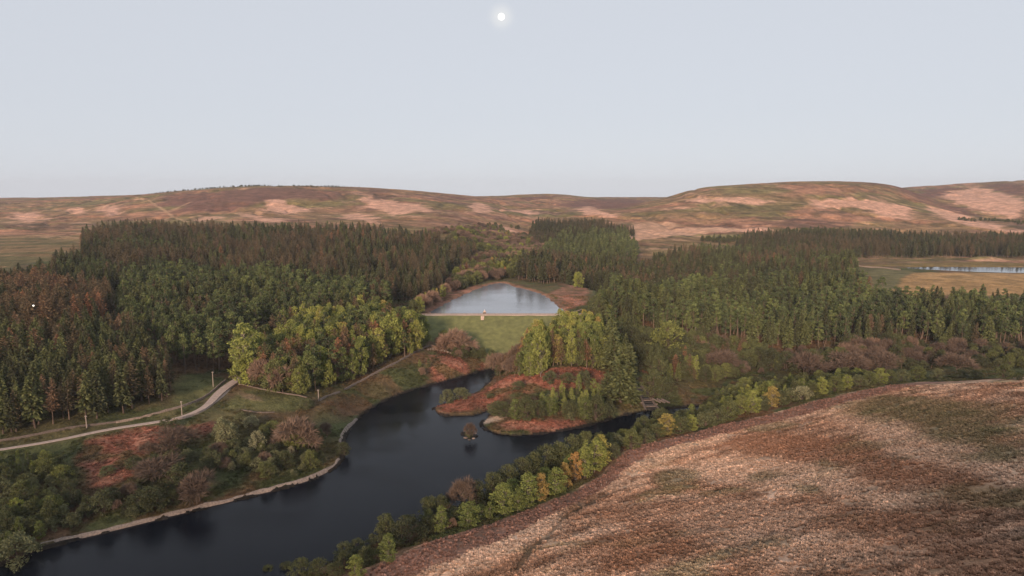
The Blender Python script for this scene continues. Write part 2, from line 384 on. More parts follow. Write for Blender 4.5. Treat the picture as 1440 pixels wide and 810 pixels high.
TRACKS = [smooth_open(ground(p), 2) for p in ([(190,277),(205,281),(218,288),(233,297),(248,306),(262,312)], [(233,297),(246,294),(258,289),(268,284)], [(262,312),(290,309),(312,304)], [(-40,331),(0,330.5),(60,331),(110,334),(130,340)], [(880,332),(930,330),(985,327),(1045,322)], [(620,300),(660,296),(700,299),(730,307)], [(965,280),(1010,279),(1060,281),(1140,287)])]
def ground_colour(x, y, z):
    r = np.hypot(x, y); front = y > 0
    C = np.empty((len(x), 3)); FM = np.zeros(len(x)); BB = np.zeros(len(x))
    for m in (r < 420, (r >= 420) & (r < 800), r >= 800):
        if not m.any(): continue
        C[m], FM[m], BB[m] = _ground_colour(x[m], y[m], z[m], r[m].min() >= 800, r[m].max() < 420)
    return C, FM, BB
def _ground_colour(x, y, z, only_far, only_near):
    """base colour of the ground cover at points; also how much it is tussocky field / bracken"""
    P = np.stack([x, y], 1); r = np.hypot(x, y); r_ = r
    n1 = fbm(x, y, 60, 5, 101); n2 = fbm(x, y, 14, 4, 102); n3 = fbm(x, y, 3.2, 3, 103)
    if not only_near: nb = fbm(x*.35, y*1.0, 160, 5, 104, .6); nc = fbm(x*.5+y*.2, y, 70, 5, 105, .6)
    # valley floor: dull winter grass, moss, heath
    C = mixc(np.tile(c3(.090, .082, .038), (len(x), 1)), c3(.125, .078, .046), sstep(.45, .65, n1))
    C = mixc(C, c3(.068, .078, .032), sstep(.5, .66, n2))
    # moor
    if not only_near:
     far = sstep(820, 1000, r)
     M = mixc(np.tile(c3(.205, .132, .068), (len(x), 1)), c3(.148, .122, .050), sstep(.42, .62, nb))
     M = mixc(M, c3(.26, .140, .086), sstep(.48, .68, nc))
     M = mixc(M, c3(.145, .080, .058), sstep(.58, .72, fbm(x*.6, y, 110, 5, 107, .6))*.8)
     M = mixc(M, c3(.42, .255, .180), sstep(.60, .72, fbm(x*.7+y*.3, y*1.1, 38, 5, 108, .66))*.6)
     M = mixc(M, c3(.055, .052, .026), sstep(.62, .70, fbm(x, y, 26, 4, 109, .6))*.55)
     C = mixc(C, M, far)
     M_ = fbm(x*.8+y*.25, y*.9, 20, 5, 141, .68); C = C*(1+far[:, None]*(.85+1.1*(M_[:, None]-.5)*1.6-1+.15))
     for p in HEATHER:
         d = poly_sd_near(P, p, 160)+(fbm(x, y, 70, 4, 111)-.5)*90
         C = mixc(C, c3(.135, .068, .054)*(.8+.4*n2[:, None]), (1-sstep(-25, 25, d))*.85)
     for p in MOOR_PALE:
         d = poly_sd_near(P, p, 120)+(fbm(x, y, 34, 5, 112, .62)-.5)*75
         C = mixc(C, c3(.52, .310, .225)*(.85+.3*n2[:, None]), (1-sstep(-9, 9, d))*.9)
     for p, c in ((PALE_FIELD, c3(.44, .275, .19)), (PALE_FIELD2, c3(.38, .24, .16)), (RES_GREEN2, c3(.20, .17, .07))):
         C = mixc(C, c*(.85+.3*n2[:, None]), region(P, None, poly=p, soft=5, wob=10, ws=40, seed=5))
     C = mixc(C, mixc(np.tile(c3(.115, .100, .045), (len(x), 1)), c3(.20, .135, .070), sstep(.45, .6, fbm(x*.2, y*1.4, 22, 3, 115))), region(P, None, poly=PASTURE, soft=4, wob=4))
     C = mixc(C, c3(.125, .118, .056), region(P, None, poly=RES_GRASS, soft=3, wob=2))
     C = mixc(C, c3(.30, .195, .090)*(.8+.4*n1[:, None]), region(P, None, poly=RES_BANK, soft=3, wob=2))
     C = mixc(C, c3(.165, .120, .045), region(P, None, poly=RES_FAR, soft=3, wob=2))
    if not only_near:
        for tr in TRACKS:
            dt, _ = line_d_near(P, tr, 12); C = mixc(C, c3(.40, .27, .17), (1-sstep(1.2, 3.0, dt+(n2-.5)*2))*.65*(r_ > 600))
    if only_far: return np.clip(C, .01, .8), np.zeros(len(x)), np.zeros(len(x))
    # grass of the valley
    for p in GRASS_L: C = mixc(C, c3(.105, .110, .045)*(.75+.5*n3[:, None]), region(P, None, poly=p, soft=3, wob=4, ws=9)*.9)
    C = mixc(C, c3(.22, .16, .11), region(P, None, poly=PALE_L, soft=1.5, wob=3, ws=6)*.7)
    # bracken
    B = np.zeros(len(x))
    for p in BRACKEN:
        B = np.maximum(B, region(P, None, poly=p, soft=2.2, wob=6, ws=9, seed=9))
    n4 = fbm(x, y, 7, 4, 131, .6)
    brk = mixc(np.tile(c3(.285, .118, .080), (len(x), 1)), c3(.15, .072, .046), sstep(.45, .65, n3)*.8)
    brk = mixc(brk, c3(.34, .180, .125), sstep(.54, .68, n4)*.7); brk = mixc(brk, c3(.085, .075, .032), sstep(.56, .68, n2)*.75)
    C = mixc(C, brk, B)
    for p in (RED6, RED7): C = mixc(C, mixc(np.tile(c3(.30, .150, .105), (len(x), 1)), c3(.15, .095, .055), sstep(.42, .62, n4)), region(P, None, poly=p, soft=3, wob=7, ws=12, seed=9)*.9)
    # shore: bare peat and stones
    dl = poly_sd_near(P, LOW, 30); di = poly_sd_near(P, ISL, 10)
    dl = np.where(di < 9, np.maximum(dl, -di), dl)
    C = mixc(C, c3(.105, .070, .052)*(.6+.8*n3[:, None]), (1-sstep(.3, 1.7, dl+n3*1.2))*.9)
    C = mixc(C, c3(.020, .017, .014), (1-sstep(.1, .5, dl)))
    gl = at_z(np.array([681, 694, 705]), np.array([594, 591, 588]), .5)[:, :2]
    dg, _ = line_d_near(P, gl, 10)
    C = mixc(C, c3(.50, .38, .29)*(.7+.6*n3[:, None]), (1-sstep(1.8, 4.8, dg+n3*2))*sstep(.1, .6, dl))
    du = np.where(y > CREST_Y+1, poly_sd_near(P, UP, 30), 30)
    C = mixc(C, c3(.25, .135, .095)*(.7+.6*n3[:, None]), (1-sstep(1.5, 4.5, du+n3*2))*.8)
    # the moor field by the lake
    fd = poly_sd_near(P, FIELD_POLY, 60); fm = 1-sstep(-.4, .4, fd+(n3-.5)*1.4)
    if fm.any() and only_near:
        s1 = fbm(x*.45+y*.2, y*1.1-x*.35, 16, 5, 121, .6); s2 = fbm(x*.6+y*.3, y-x*.5, 6, 4, 122, .6)
        D = mixc(np.tile(c3(.355, .215, .142), (len(x), 1)), c3(.50, .345, .248), sstep(.42, .66, s1))
        D = mixc(D, c3(.21, .110, .066), sstep(.52, .68, s2)*.6)
        D = mixc(D, c3(.16, .145, .07), sstep(.64, .74, fbm(x*.5, y, 11, 4, 123))*.55)
        s3 = fbm(x*.30+y*.16, y*1.5-x*.55, 4.0, 4, 129, .6); D = D*(.70+.74*sstep(.25, .75, s3))[:, None]
        for p, w, k in FIELD_RUST: D = mixc(D, c3(.300, .158, .096)*(.7+.6*s2[:, None]), region(P, None, poly=p, soft=w*.7, wob=w, ws=14, seed=3)*k)
        for p, w, k in FIELD_STRAW: D = mixc(D, c3(.60, .425, .310)*(.8+.5*s2[:, None]), region(P, None, poly=p, soft=w*.7, wob=w, ws=12, seed=4)*k)
        for p, w, k in FIELD_GREEN: D = mixc(D, c3(.120, .130, .060)*(.75+.5*s2[:, None]), region(P, None, poly=p, soft=w*.7, wob=w, ws=12, seed=6)*k)
        D = mixc(D, c3(.260, .145, .108)*(.85+.3*n3[:, None]), region(P, None, poly=STRIP_POLY, soft=.9, wob=2.2, ws=6, seed=15)*.95)
        dd, _ = line_d_near(P, DITCH, 8)
        D = mixc(D, c3(.035, .028, .016), (1-sstep(.2, 1.3, dd+(n3-.5)*1.6))*.6)
        C = C*(1-fm[:, None])+D*fm[:, None]
    return np.clip(C, .01, .8), fm, B

GC, GF, GB = ground_colour(GX, GY, GZ)
gm = mesh_np('ground', np.stack([GX, GY, GZ], 1), Q, smooth=True)
ca = gm.color_attributes.new('cover', 'FLOAT_COLOR', 'POINT')
ca.data.foreach_set('color', np.concatenate([GC, np.ones((ni, 1))], 1).astype(np.float32).ravel())
def ground_mat():
    m, nt, out = new_mat('moor_ground')
    p = nd(nt, 'ShaderNodeBsdfPrincipled'); p.inputs['Roughness'].default_value = .95
    p.inputs['Specular IOR Level'].default_value = .15
    at = nd(nt, 'ShaderNodeAttribute', attribute_name='cover'); geo = nd(nt, 'ShaderNodeNewGeometry')
    n = noise(nt, geo.outputs['Position'], 1.3, 6, .65); n2 = noise(nt, geo.outputs['Position'], .11, 6, .65)
    r = ramp(nt, n.outputs['Fac'], [(.30, (.55, .55, .55)), (.72, (1.45, 1.42, 1.38))])
    r2 = ramp(nt, n2.outputs['Fac'], [(.33, (.66, .68, .66)), (.68, (1.35, 1.30, 1.28))])
    c = mul_rgb(nt, at.outputs['Color'], r.outputs[0]); c = mul_rgb(nt, c, r2.outputs[0], .8)
    n3 = noise(nt, geo.outputs['Position'], .045, 9, .72); r3 = ramp(nt, n3.outputs['Fac'], [(.36, (.62, .64, .60)), (.64, (1.38, 1.34, 1.34))]); c = mul_rgb(nt, c, r3.outputs[0], .9)
    lk(nt, c, p.inputs['Base Color'])
    b = nd(nt, 'ShaderNodeBump'); b.inputs['Distance'].default_value = .5; b.inputs['Strength'].default_value = .8
    lk(nt, n.outputs['Fac'], b.inputs['Height'])
    b2 = nd(nt, 'ShaderNodeBump'); b2.inputs['Distance'].default_value = 5.0; b2.inputs['Strength'].default_value = .6
    lk(nt, n2.outputs['Fac'], b2.inputs['Height']); lk(nt, b.outputs[0], b2.inputs['Normal'])
    lk(nt, b2.outputs[0], p.inputs['Normal'])
    lk(nt, p.outputs[0], out.inputs[0]); return m
g = link('ground', gm, [ground_mat()]); tag(g, 'moorland valley floor and hillsides of dry grass, heather and bracken', 'ground', kind='structure')

# ================================================================ water
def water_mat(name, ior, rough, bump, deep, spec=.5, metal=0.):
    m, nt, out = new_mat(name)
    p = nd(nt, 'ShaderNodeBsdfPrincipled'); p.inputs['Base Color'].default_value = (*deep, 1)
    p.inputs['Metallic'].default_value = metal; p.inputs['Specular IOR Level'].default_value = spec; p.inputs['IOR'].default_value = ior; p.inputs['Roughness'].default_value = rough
    geo = nd(nt, 'ShaderNodeNewGeometry'); mp = nd(nt, 'ShaderNodeMapping'); mp.inputs['Scale'].default_value = (1, 2.2, 1)
    lk(nt, geo.outputs['Position'], mp.inputs['Vector'])
    n = noise(nt, mp.outputs[0], .9, 4, .6); n2 = noise(nt, mp.outputs[0], .018, 4, .6)
    b = nd(nt, 'ShaderNodeBump'); b.inputs['Distance'].default_value = bump
    lk(nt, n.outputs['Fac'], b.inputs['Height'])
    r = ramp(nt, n2.outputs['Fac'], [(.40, (.15,)*3), (.60, (1.0,)*3)])
    lk(nt, r.outputs[0], b.inputs['Strength'])
    lk(nt, b.outputs[0], p.inputs['Normal'])
    rr_ = nd(nt, 'ShaderNodeMapRange'); rr_.inputs['To Min'].default_value = rough*.4; rr_.inputs['To Max'].default_value = rough*1.6
    lk(nt, n2.outputs['Fac'], rr_.inputs['Value']); lk(nt, rr_.outputs[0], p.inputs['Roughness'])
    lk(nt, p.outputs[0], out.inputs[0]); return m
def water_sheet(name, poly, z, mat, label, grow):
    c = poly.mean(0)
    # grow the outline a little so the bank, not the sheet's rim, makes the shoreline
    t = np.roll(poly, -1, 0)-np.roll(poly, 1, 0); nrm = np.stack([t[:, 1], -t[:, 0]], 1); nrm /= np.linalg.norm(nrm, axis=1)[:, None]+1e-9
    area = .5*np.sum(poly[:, 0]*np.roll(poly[:, 1], -1)-np.roll(poly[:, 0], -1)*poly[:, 1])
    if area < 0: nrm = -nrm
    p = poly+nrm*grow
    import bmesh
    bm = bmesh.new(); vs = [bm.verts.new((q[0], q[1], z)) for q in p]
    f = bm.faces.new(vs); bmesh.ops.triangulate(bm, faces=[f]); bm.normal_update()
    if sum(f.normal.z for f in bm.faces) < 0: bmesh.ops.reverse_faces(bm, faces=bm.faces)
    me = bpy.data.meshes.new(name); bm.to_mesh(me); bm.free()
    o = link(name, me, [mat]); tag(o, label, 'water', kind='structure'); return o
water_sheet('lake_water', LOW, 0.0, water_mat('peat_water', 1.30, .10, .09, (.003, .005, .009), .15), 'dark winding lower reservoir between wooded banks and the moor field', 1.2)
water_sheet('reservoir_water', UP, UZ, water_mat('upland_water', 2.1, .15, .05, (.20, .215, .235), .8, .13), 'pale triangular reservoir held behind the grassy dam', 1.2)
water_sheet('shelf_reservoir_water', RES, RZ, water_mat('shelf_water', 1.8, .06, .02, (.010, .013, .018), .7), 'long thin reservoir on the shelf below the hill', 2.0)

# ================================================================ trees: a handful of shapes of each kind, one unit tall
class Geo:
    def __init__(s): s.v = []; s.f = []; s.t = []; s.n = 0
    def add(s, V, Fq, tone=1.0):
        V = np.asarray(V, float).reshape(-1, 3); s.v.append(V); s.f.append(np.asarray(Fq).reshape(-1, 4)+s.n); s.t.append(np.broadcast_to(tone, (len(V),)).astype(float)); s.n += len(V)
    def leaves(s, C, size, asp, rg, tone=1.0, up=None, axis=None):
        """many small leaf-spray quads: centres C, sizes, aspect; axis = direction of the long side"""
        n = len(C); size = np.broadcast_to(size, (n,))
        a = rg.normal(size=(n, 3)) if axis is None else axis+rg.normal(size=(n, 3))*.35
        a /= np.linalg.norm(a, axis=1)[:, None]
        b = rg.normal(size=(n, 3)); b -= (b*a).sum(1)[:, None]*a; b /= np.linalg.norm(b, axis=1)[:, None]
        a = a*(size*.5)[:, None]; b = b*(size*.5*asp)[:, None]
        V = np.stack([C-a*.9-b*.35, C-a*.1-b, C+a, C-a*.1+b], 1).reshape(-1, 3)
        tone = np.repeat(np.broadcast_to(tone, (n,)), 4)
        s.add(V, np.arange(4*n).reshape(-1, 4), tone)
    def tube(s, p0, p1, r0, r1, k=5, tone=1.0):
        p0 = np.asarray(p0, float); p1 = np.asarray(p1, float); d = p1-p0; d = d/(np.linalg.norm(d)+1e-9)
        h = np.array([1, 0, 0]) if abs(d[0]) < .8 else np.array([0, 1, 0])
        a = np.cross(d, h); a /= np.linalg.norm(a); b = np.cross(d, a)
        th = np.arange(k)*2*math.pi/k; ring = np.cos(th)[:, None]*a+np.sin(th)[:, None]*b
        i = np.arange(k); j = (i+1) % k
        s.add(np.concatenate([p0+ring*r0, p1+ring*r1]), np.stack([i, j, j+k, i+k], 1), tone)
    def mesh(s, name):
        me = mesh_np(name, np.concatenate(s.v), np.concatenate(s.f))
        a = me.attributes.new('tone', 'FLOAT', 'POINT'); a.data.foreach_set('value', np.concatenate(s.t).astype(np.float32)); return me
def trunk_geo(h, r, rg, bend=.012, k=6):
    g = Geo(); z = np.linspace(0, h, 6); p = np.cumsum(np.concatenate([[[0, 0]], rg.normal(size=(5, 2))*bend]), 0)
    for i in range(5):
        ra = r*(1-z[i]/h*.85)*(1.5 if i == 0 else 1); rb = r*(1-z[i+1]/h*.85)
        g.tube((*p[i], z[i]), (*p[i+1], z[i+1]), ra, rb, k)
    return g, p, z
def conifer(rg, base, rmax, levels, per, droop, size, asp, dens=4, shape=.85, ragged=.25):
    tg, p, zz = trunk_geo(.97, .013, rg)
    g = Geo(); C = []; AX = []; T = []; SZ = []
    lop = rg.uniform(0, 6.28); 
    for L in range(levels):
        t = L/(levels-1); z0 = base+(1-base)*t*.985
        R = rmax*((1-t)**shape)*(1-.25*max(0, .18-t)/.18)+.012
        cx = np.interp(z0, zz, p[:, 0]); cy = np.interp(z0, zz, p[:, 1])
        m = max(4, int(per*(1-.45*t))); th = rg.uniform(0, 6.28)+np.arange(m)*6.283/m+rg.normal(size=m)*.2
        for a in th:
            l = R*rg.uniform(1-ragged, 1+ragged*.8)*(1+.15*math.cos(a-lop))
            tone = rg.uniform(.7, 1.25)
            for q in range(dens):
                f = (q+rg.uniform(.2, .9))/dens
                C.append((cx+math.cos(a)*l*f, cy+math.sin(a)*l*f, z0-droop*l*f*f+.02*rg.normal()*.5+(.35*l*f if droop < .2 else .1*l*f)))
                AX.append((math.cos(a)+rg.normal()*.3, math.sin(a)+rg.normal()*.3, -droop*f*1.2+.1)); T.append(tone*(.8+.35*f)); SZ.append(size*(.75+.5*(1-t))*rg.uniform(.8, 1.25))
    for q in range(10):
        C.append((p[-1, 0]+rg.normal()*.006, p[-1, 1]+rg.normal()*.006, .96+q*.005)); AX.append((rg.normal()*.3, rg.normal()*.3, 1)); T.append(1.1); SZ.append(size*.7)
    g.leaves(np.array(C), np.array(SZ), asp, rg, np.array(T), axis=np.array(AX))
    return tg, g
def clumps(g, centers, radii, per, size, rg, flat=.8, tone=None):
    for c, r in zip(centers, radii):
        d = rg.normal(size=(per, 3)); d /= np.linalg.norm(d, axis=1)[:, None]; d *= (rg.uniform(.25, 1, per)**.5)[:, None]*r; d[:, 2] *= flat
        t = rg.uniform(.72, 1.28) if tone is None else tone
        g.leaves(c+d, size*rg.uniform(.7, 1.3, per), .62, rg, t*rg.uniform(.85, 1.15, per))
def pine(rg):
    tg, p, zz = trunk_geo(.93, .013, rg, .014)
    g = Geo(); base = rg.uniform(.36, .48); C = []; Rr = []
    for i in range(26):
        t = rg.uniform(0, 1); z = base+(1-base)*t*.95; R = .15*(math.sin(math.pi*min(1, .22+t*.72))**.7)
        a = rg.uniform(0, 6.28); l = R*rg.uniform(.35, 1); c = np.array([math.cos(a)*l, math.sin(a)*l, z]); C.append(c); Rr.append(rg.uniform(.04, .07))
        tg.tube((0, 0, z-.04), c, .005, .002, 4)
    C.append(np.array([0, 0, .96])); Rr.append(.045)
    clumps(g, C, Rr, 26, .04, rg, .75)
    return tg, g
def broadleaf(rg, base, rx, n, per, size, narrow=1.0, topz=.97, stems=1, rcl=(.055, .10), shape=.6, trunk_r=.016):
    tg = Geo(); g = Geo(); C = []; Rr = []
    roots = [np.array([rg.normal()*.03, rg.normal()*.03]) if stems > 1 else np.zeros(2) for _ in range(stems)]
    lob = rg.uniform(0, 6.28, 3)
    for r0 in roots:
        top = np.array([r0[0]*3+rg.normal()*.02, r0[1]*3+rg.normal()*.02, topz*.9])
        a = np.array([*r0, 0]); mid = a*.6+top*.4+np.array([rg.normal()*.012, rg.normal()*.012, 0])
        tg.tube(a, mid, trunk_r, trunk_r*.65, 6); tg.tube(mid, top, trunk_r*.65, trunk_r*.12, 5)
    for i in range(n):
        for _ in range(20):
            t = rg.uniform(0, 1); a = rg.uniform(0, 6.28)
            prof = (math.sin(math.pi*min(1, .10+.86*t))**shape)*narrow*(1.18-.45*t)
            R = rx*prof*(1+.22*math.cos(a-lob[0])+.16*math.cos(2*a-lob[1]))
            l = R*math.sqrt(rg.uniform(.12, 1)); z = base+(topz-base)*t
            c = np.array([math.cos(a)*l, math.sin(a)*l, z])
            if all(np.linalg.norm(c-d) > .045 for d in C): break
        C.append(c); Rr.append(rg.uniform(*rcl))
        if i % 2 == 0:
            s0 = np.array([c[0]*.12, c[1]*.12, max(base*.6, c[2]-.55*math.hypot(c[0], c[1])-.08)])
            tg.tube(s0, c, .006, .002, 4)
    clumps(g, C, Rr, per, size, rg)
    return tg, g
def bare(rg, rx=.42, spread=.55, twigs=10):
    tg = Geo(); g = Geo(); ends = []
    def grow(p, d, l, r, dep):
        q = p+d*l; (tg if dep < 2 else g).tube(p, q, r, r*.56, 4 if dep else 6, rg.uniform(.85, 1.15))
        if dep == 4: ends.append((q, d)); return
        for _ in range(3 if dep else 7):
            e = d+rg.normal(size=3)*spread*(1.15 if dep == 0 else .85); e[2] = max(e[2], -.12)+.10; e /= np.linalg.norm(e)
            grow(q-(d*l*rg.uniform(0, .35) if dep else 0), e, l*rg.uniform(.68, .88), r*.55, dep+1)
    grow(np.zeros(3), np.array([0, 0, 1.0]), .11, .011, 0)
    P = np.array([e[0] for e in ends]); D = np.array([e[1] for e in ends])
    C = np.repeat(P, twigs, 0); A = np.repeat(D, twigs, 0)+rg.normal(size=(len(P)*twigs, 3))*.65; A /= np.linalg.norm(A, axis=1)[:, None]
    n = len(C); ln = rg.uniform(.05, .11, n)
    g.leaves(C+A*ln[:, None]*.5, ln, .062, rg, rg.uniform(.8, 1.2, n), axis=A*3)
    for G in (tg, g):
        for v in G.v:
            pass
    zmax = max(v[:, 2].max() for v in g.v); rad = np.percentile(np.hypot(*np.concatenate(g.v)[:, :2].T), 95)
    for G in (tg, g):
        G.v = [v*np.array([rx/rad, rx/rad, 1/zmax]) for v in G.v]
    return tg, g
KINDS = {}
def build_kind(kind, n, fn, seed):
    KINDS[kind] = []
    for i in range(n):
        rg = np.random.default_rng(seed*100+i); tg, g = fn(rg)
        KINDS[kind].append((tg.mesh(kind+'_trunk'), g.mesh(kind+'_crown')))
build_kind('spruce_tree', 6, lambda r: conifer(r, r.uniform(.12, .24), r.uniform(.155, .205), 22, 10, .42, .066, .5, 4, .66), 1)
build_kind('larch_tree', 6, lambda r: conifer(r, r.uniform(.18, .32), r.uniform(.150, .195), 20, 9, .12, .060, .32, 4, .60, .35), 2)
build_kind('pine_tree', 6, pine, 3)
build_kind('birch_tree', 6, lambda r: broadleaf(r, .11, r.uniform(.20, .25), 74, 34, .036, 1.0, .97, int(r.integers(1, 3)), (.045, .078), .62, .009), 4)
build_kind('broadleaf_tree', 6, lambda r: broadleaf(r, .10, r.uniform(.36, .44), 92, 34, .046, 1.0, .93, int(r.integers(1, 4)), (.07, .11), .45, .014), 5)
build_kind('bare_tree', 5, lambda r: bare(r, r.uniform(.42, .50), .66, 15), 6)
build_kind('round_bush', 5, lambda r: broadleaf(r, .08, r.uniform(.46, .56), 72, 32, .062, 1.0, .87, 3, (.09, .15), .40, .016), 7)

def foliage_mat(name, stops, trans=.25):
    m, nt, out = new_mat(name)
    ti = nd(nt, 'ShaderNodeAttribute', attribute_name='tint', attribute_type='INSTANCER')
    to = nd(nt, 'ShaderNodeAttribute', attribute_name='tone')
    r = ramp(nt, ti.outputs['Fac'], stops)
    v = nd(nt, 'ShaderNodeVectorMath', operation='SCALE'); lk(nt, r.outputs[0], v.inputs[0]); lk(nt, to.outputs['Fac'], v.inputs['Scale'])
    d = nd(nt, 'ShaderNodeBsdfDiffuse'); t = nd(nt, 'ShaderNodeBsdfTranslucent'); mx = nd(nt, 'ShaderNodeMixShader'); mx.inputs[0].default_value = trans
    lk(nt, v.outputs[0], d.inputs[0]); lk(nt, v.outputs[0], t.inputs[0]); lk(nt, d.outputs[0], mx.inputs[1]); lk(nt, t.outputs[0], mx.inputs[2])
    lk(nt, mx.outputs[0], out.inputs[0]); return m
LEAF = {
 'spruce_tree': foliage_mat('spruce_needles', [(0, (.052, .055, .033)), (.5, (.080, .090, .044)), (1, (.120, .136, .055))]),
 'larch_tree': foliage_mat('larch_twigs', [(0, (.072, .068, .042)), (.45, (.118, .094, .056)), (.75, (.165, .108, .068)), (1, (.27, .130, .072))]),
 'pine_tree': foliage_mat('pine_needles', [(0, (.052, .066, .037)), (.5, (.088, .112, .050)), (1, (.142, .170, .064))]),
 'birch_tree': foliage_mat('birch_leaves', [(0, (.085, .100, .046)), (.35, (.160, .190, .060)), (.65, (.265, .280, .076)), (.82, (.30, .235, .080)), (1, (.38, .190, .075))]),
 'broadleaf_tree': foliage_mat('broad_leaves', [(0, (.064, .070, .038)), (.4, (.104, .115, .052)), (.75, (.175, .192, .062)), (1, (.25, .28, .068))]),
 'bare_tree': foliage_mat('bare_twigs', [(0, (.100, .074, .058)), (.5, (.155, .114, .086)), (1, (.26, .175, .125))], .1),
 'round_bush': foliage_mat('bush_leaves', [(0, (.064, .070, .040)), (.4, (.112, .122, .062)), (.75, (.20, .205, .105)), (1, (.29, .275, .18))]),
}
bark_dark = plain_mat('dark_bark', (.085, .060, .045), .9, .35, 3)
bark_pine = plain_mat('pine_bark', (.125, .088, .064), .9, .35, 3)
bark_birch = plain_mat('birch_bark', (.19, .165, .135), .8, .35, 4)
BARK = dict(spruce_tree=bark_dark, larch_tree=bark_pine, pine_tree=bark_pine, birch_tree=bark_birch, broadleaf_tree=bark_dark, bare_tree=bark_dark, round_bush=bark_dark)
for k, vs in KINDS.items():
    for t, c in vs: t.materials.append(BARK[k]); c.materials.append(LEAF[k])

# ---------------------------------------------------------------- where the woods stand
def zone_poly(lst):
    out = []
    for e in lst:
        if len(e) == 3: out.append(ground([(e[0], e[1])])[0, :2])
        else: out.append(uy([e])[0])
    return smooth_closed(np.array(out), 1)
TREES = []      # dicts: x y z h w kind tint label group cat own
def poisson(poly, sp, seed):
    rg = np.random.default_rng(seed); lo = poly.min(0); hi = poly.max(0)
    nx = int((hi[0]-lo[0])/sp)+2; ny = int((hi[1]-lo[1])/sp)+2
    gx, gy = np.meshgrid(np.arange(nx), np.arange(ny)); gx = gx+.5*(gy % 2)
    p = np.stack([gx.ravel(), gy.ravel()*.9], 1)*sp+lo+rg.uniform(-.42, .42, (nx*ny, 2))*sp
    d = poly_sd(p, poly)+(fbm(p[:, 0], p[:, 1], sp*4, 3, seed)-.5)*sp*2.2
    return p[d < 0]
CAT = dict(spruce_tree='conifer', larch_tree='larch', pine_tree='pine', birch_tree='birch', broadleaf_tree='broadleaf tree', bare_tree='bare tree', round_bush='bush')
LOOK = dict(spruce_tree='dark green pointed spruce', larch_tree='brown thin-needled larch', pine_tree='green rounded pine with bare trunk', birch_tree='light green slender birch', broadleaf_tree='green broad-crowned tree', bare_tree='leafless brown tree', round_bush='low rounded bush')
def zone(place, lst, sp, mix, seed, gaps=0.0, patch=45.0):
    poly = zone_poly(lst); p = poisson(poly, sp, seed); rg = np.random.default_rng(seed+500)
    if gaps: p = p[fbm(p[:, 0], p[:, 1], sp*5, 3, seed+9) > gaps]
    z = H(p[:, 0], p[:, 1])
    ok = z > np.where(poly_sd_near(p, LOW, 3) < 0, 9e9, -9)
    dr, _ = line_d_near(p, ROAD, 10); ok &= dr > 5
    ok &= poly_sd_near(p, UP, 10) > 2; ok &= poly_sd_near(p, RES, 10) > 3
    p = p[ok]; z = z[ok]
    names = list(mix); wt = np.array([mix[k][0] for k in names], float); wt /= wt.sum()
    # kinds come in patches
    sc = np.stack([fbm(p[:, 0], p[:, 1], patch, 3, seed*13+i)*2.2+rg.uniform(0, .9, len(p))+np.log(w+1e-6)*.42 for i, w in enumerate(wt)], 1)
    pick = np.argmax(sc, 1); age = fbm(p[:, 0], p[:, 1], 38, 3, seed+77)
    for (x, y), zz, k, ag in zip(p, z, pick, age):
        kd = names[k]; _, h0, h1, t0, t1 = mix[kd]
        hh = h0+(h1-h0)*np.clip(.5+(ag-.5)*1.4+rg.normal()*.42, -.45, 1.3)
        TREES.append(dict(x=x, y=y, z=zz-.15, h=hh, w=hh*rg.uniform(.78, 1.28)*(.84 if kd == 'birch_tree' else 1), kind=kd, tint=float(np.clip(t0+(t1-t0)*(.5+(ag-.5)*.8+rg.normal()*.36), 0, 1)), label=f'{LOOK[kd]} {place}', group=f'{kd.replace("_", " ")}s {place}', cat=CAT[kd], own=False))
zone('in the plantation just above the lane', [(-250,640,0),(0,609,0),(60,604,0),(120,596,0),(165,587,0),(215,574,0),(246,560,0),(240,548,0),(215,385),(150,385),(105,352),(0,348),(-300,345)], 5.3, dict(spruce_tree=(.48,15,20,.15,.8), larch_tree=(.38,15,20,.1,.65), pine_tree=(.14,15,19,.1,.5)), 1)
zone('in the brown stand behind the small clearing', [(-300,372),(0,376),(100,378),(135,388),(158,425),(165,470),(140,480),(60,475),(-300,480)], 5.8, dict(larch_tree=(.85,19,25,.35,.85), spruce_tree=(.15,17,22,.1,.4)), 2)
zone('on the slope behind the light green clump', [(205,396),(255,527,0),(300,524,0),(332,512,0),(345,405),(400,428),(520,446),(560,474),(540,520),(420,570),(300,600),(190,560),(166,475),(150,430)], 6.2, dict(pine_tree=(.6,17,22,.2,.9), spruce_tree=(.3,15,21,.3,.9), larch_tree=(.1,16,20,.2,.6)), 3, gaps=.31)
zone('in the great hillside plantation under the heather moor', [(125,600),(190,560),(300,600),(420,570),(540,520),(590,505),(615,560),(635,640),(655,720),(670,790),(620,850),(540,895),(450,925),(300,945),(150,900),(118,770),(112,690)], 7.2, dict(larch_tree=(.5,16,22,.05,.6), spruce_tree=(.4,15,21,.1,.7), pine_tree=(.10,15,19,.2,.8)), 4, gaps=.31)
zone('on the plantation edge beside the striped pasture', [(-300,480),(60,475),(140,480),(190,560),(125,600),(110,650),(60,535),(0,500),(-300,490)], 6.4, dict(pine_tree=(.4,13,17,.1,.6), spruce_tree=(.4,14,18,.1,.7), larch_tree=(.2,14,18,.1,.5)), 5)
zone('in the mixed clump at the end of the lane', [(338,541,0),(380,554,0),(425,559,0),(470,545,0),(520,523,0),(560,505,0),(598,488,0),(606,478,0),(598,452),(540,440),(470,425),(400,412),(340,385),(327,352)], 5.0, dict(birch_tree=(.34,15,21,.2,.66), broadleaf_tree=(.13,14,19,.45,.95), larch_tree=(.30,16,21,.35,.85), pine_tree=(.24,16,21,.3,.95)), 6, patch=22)
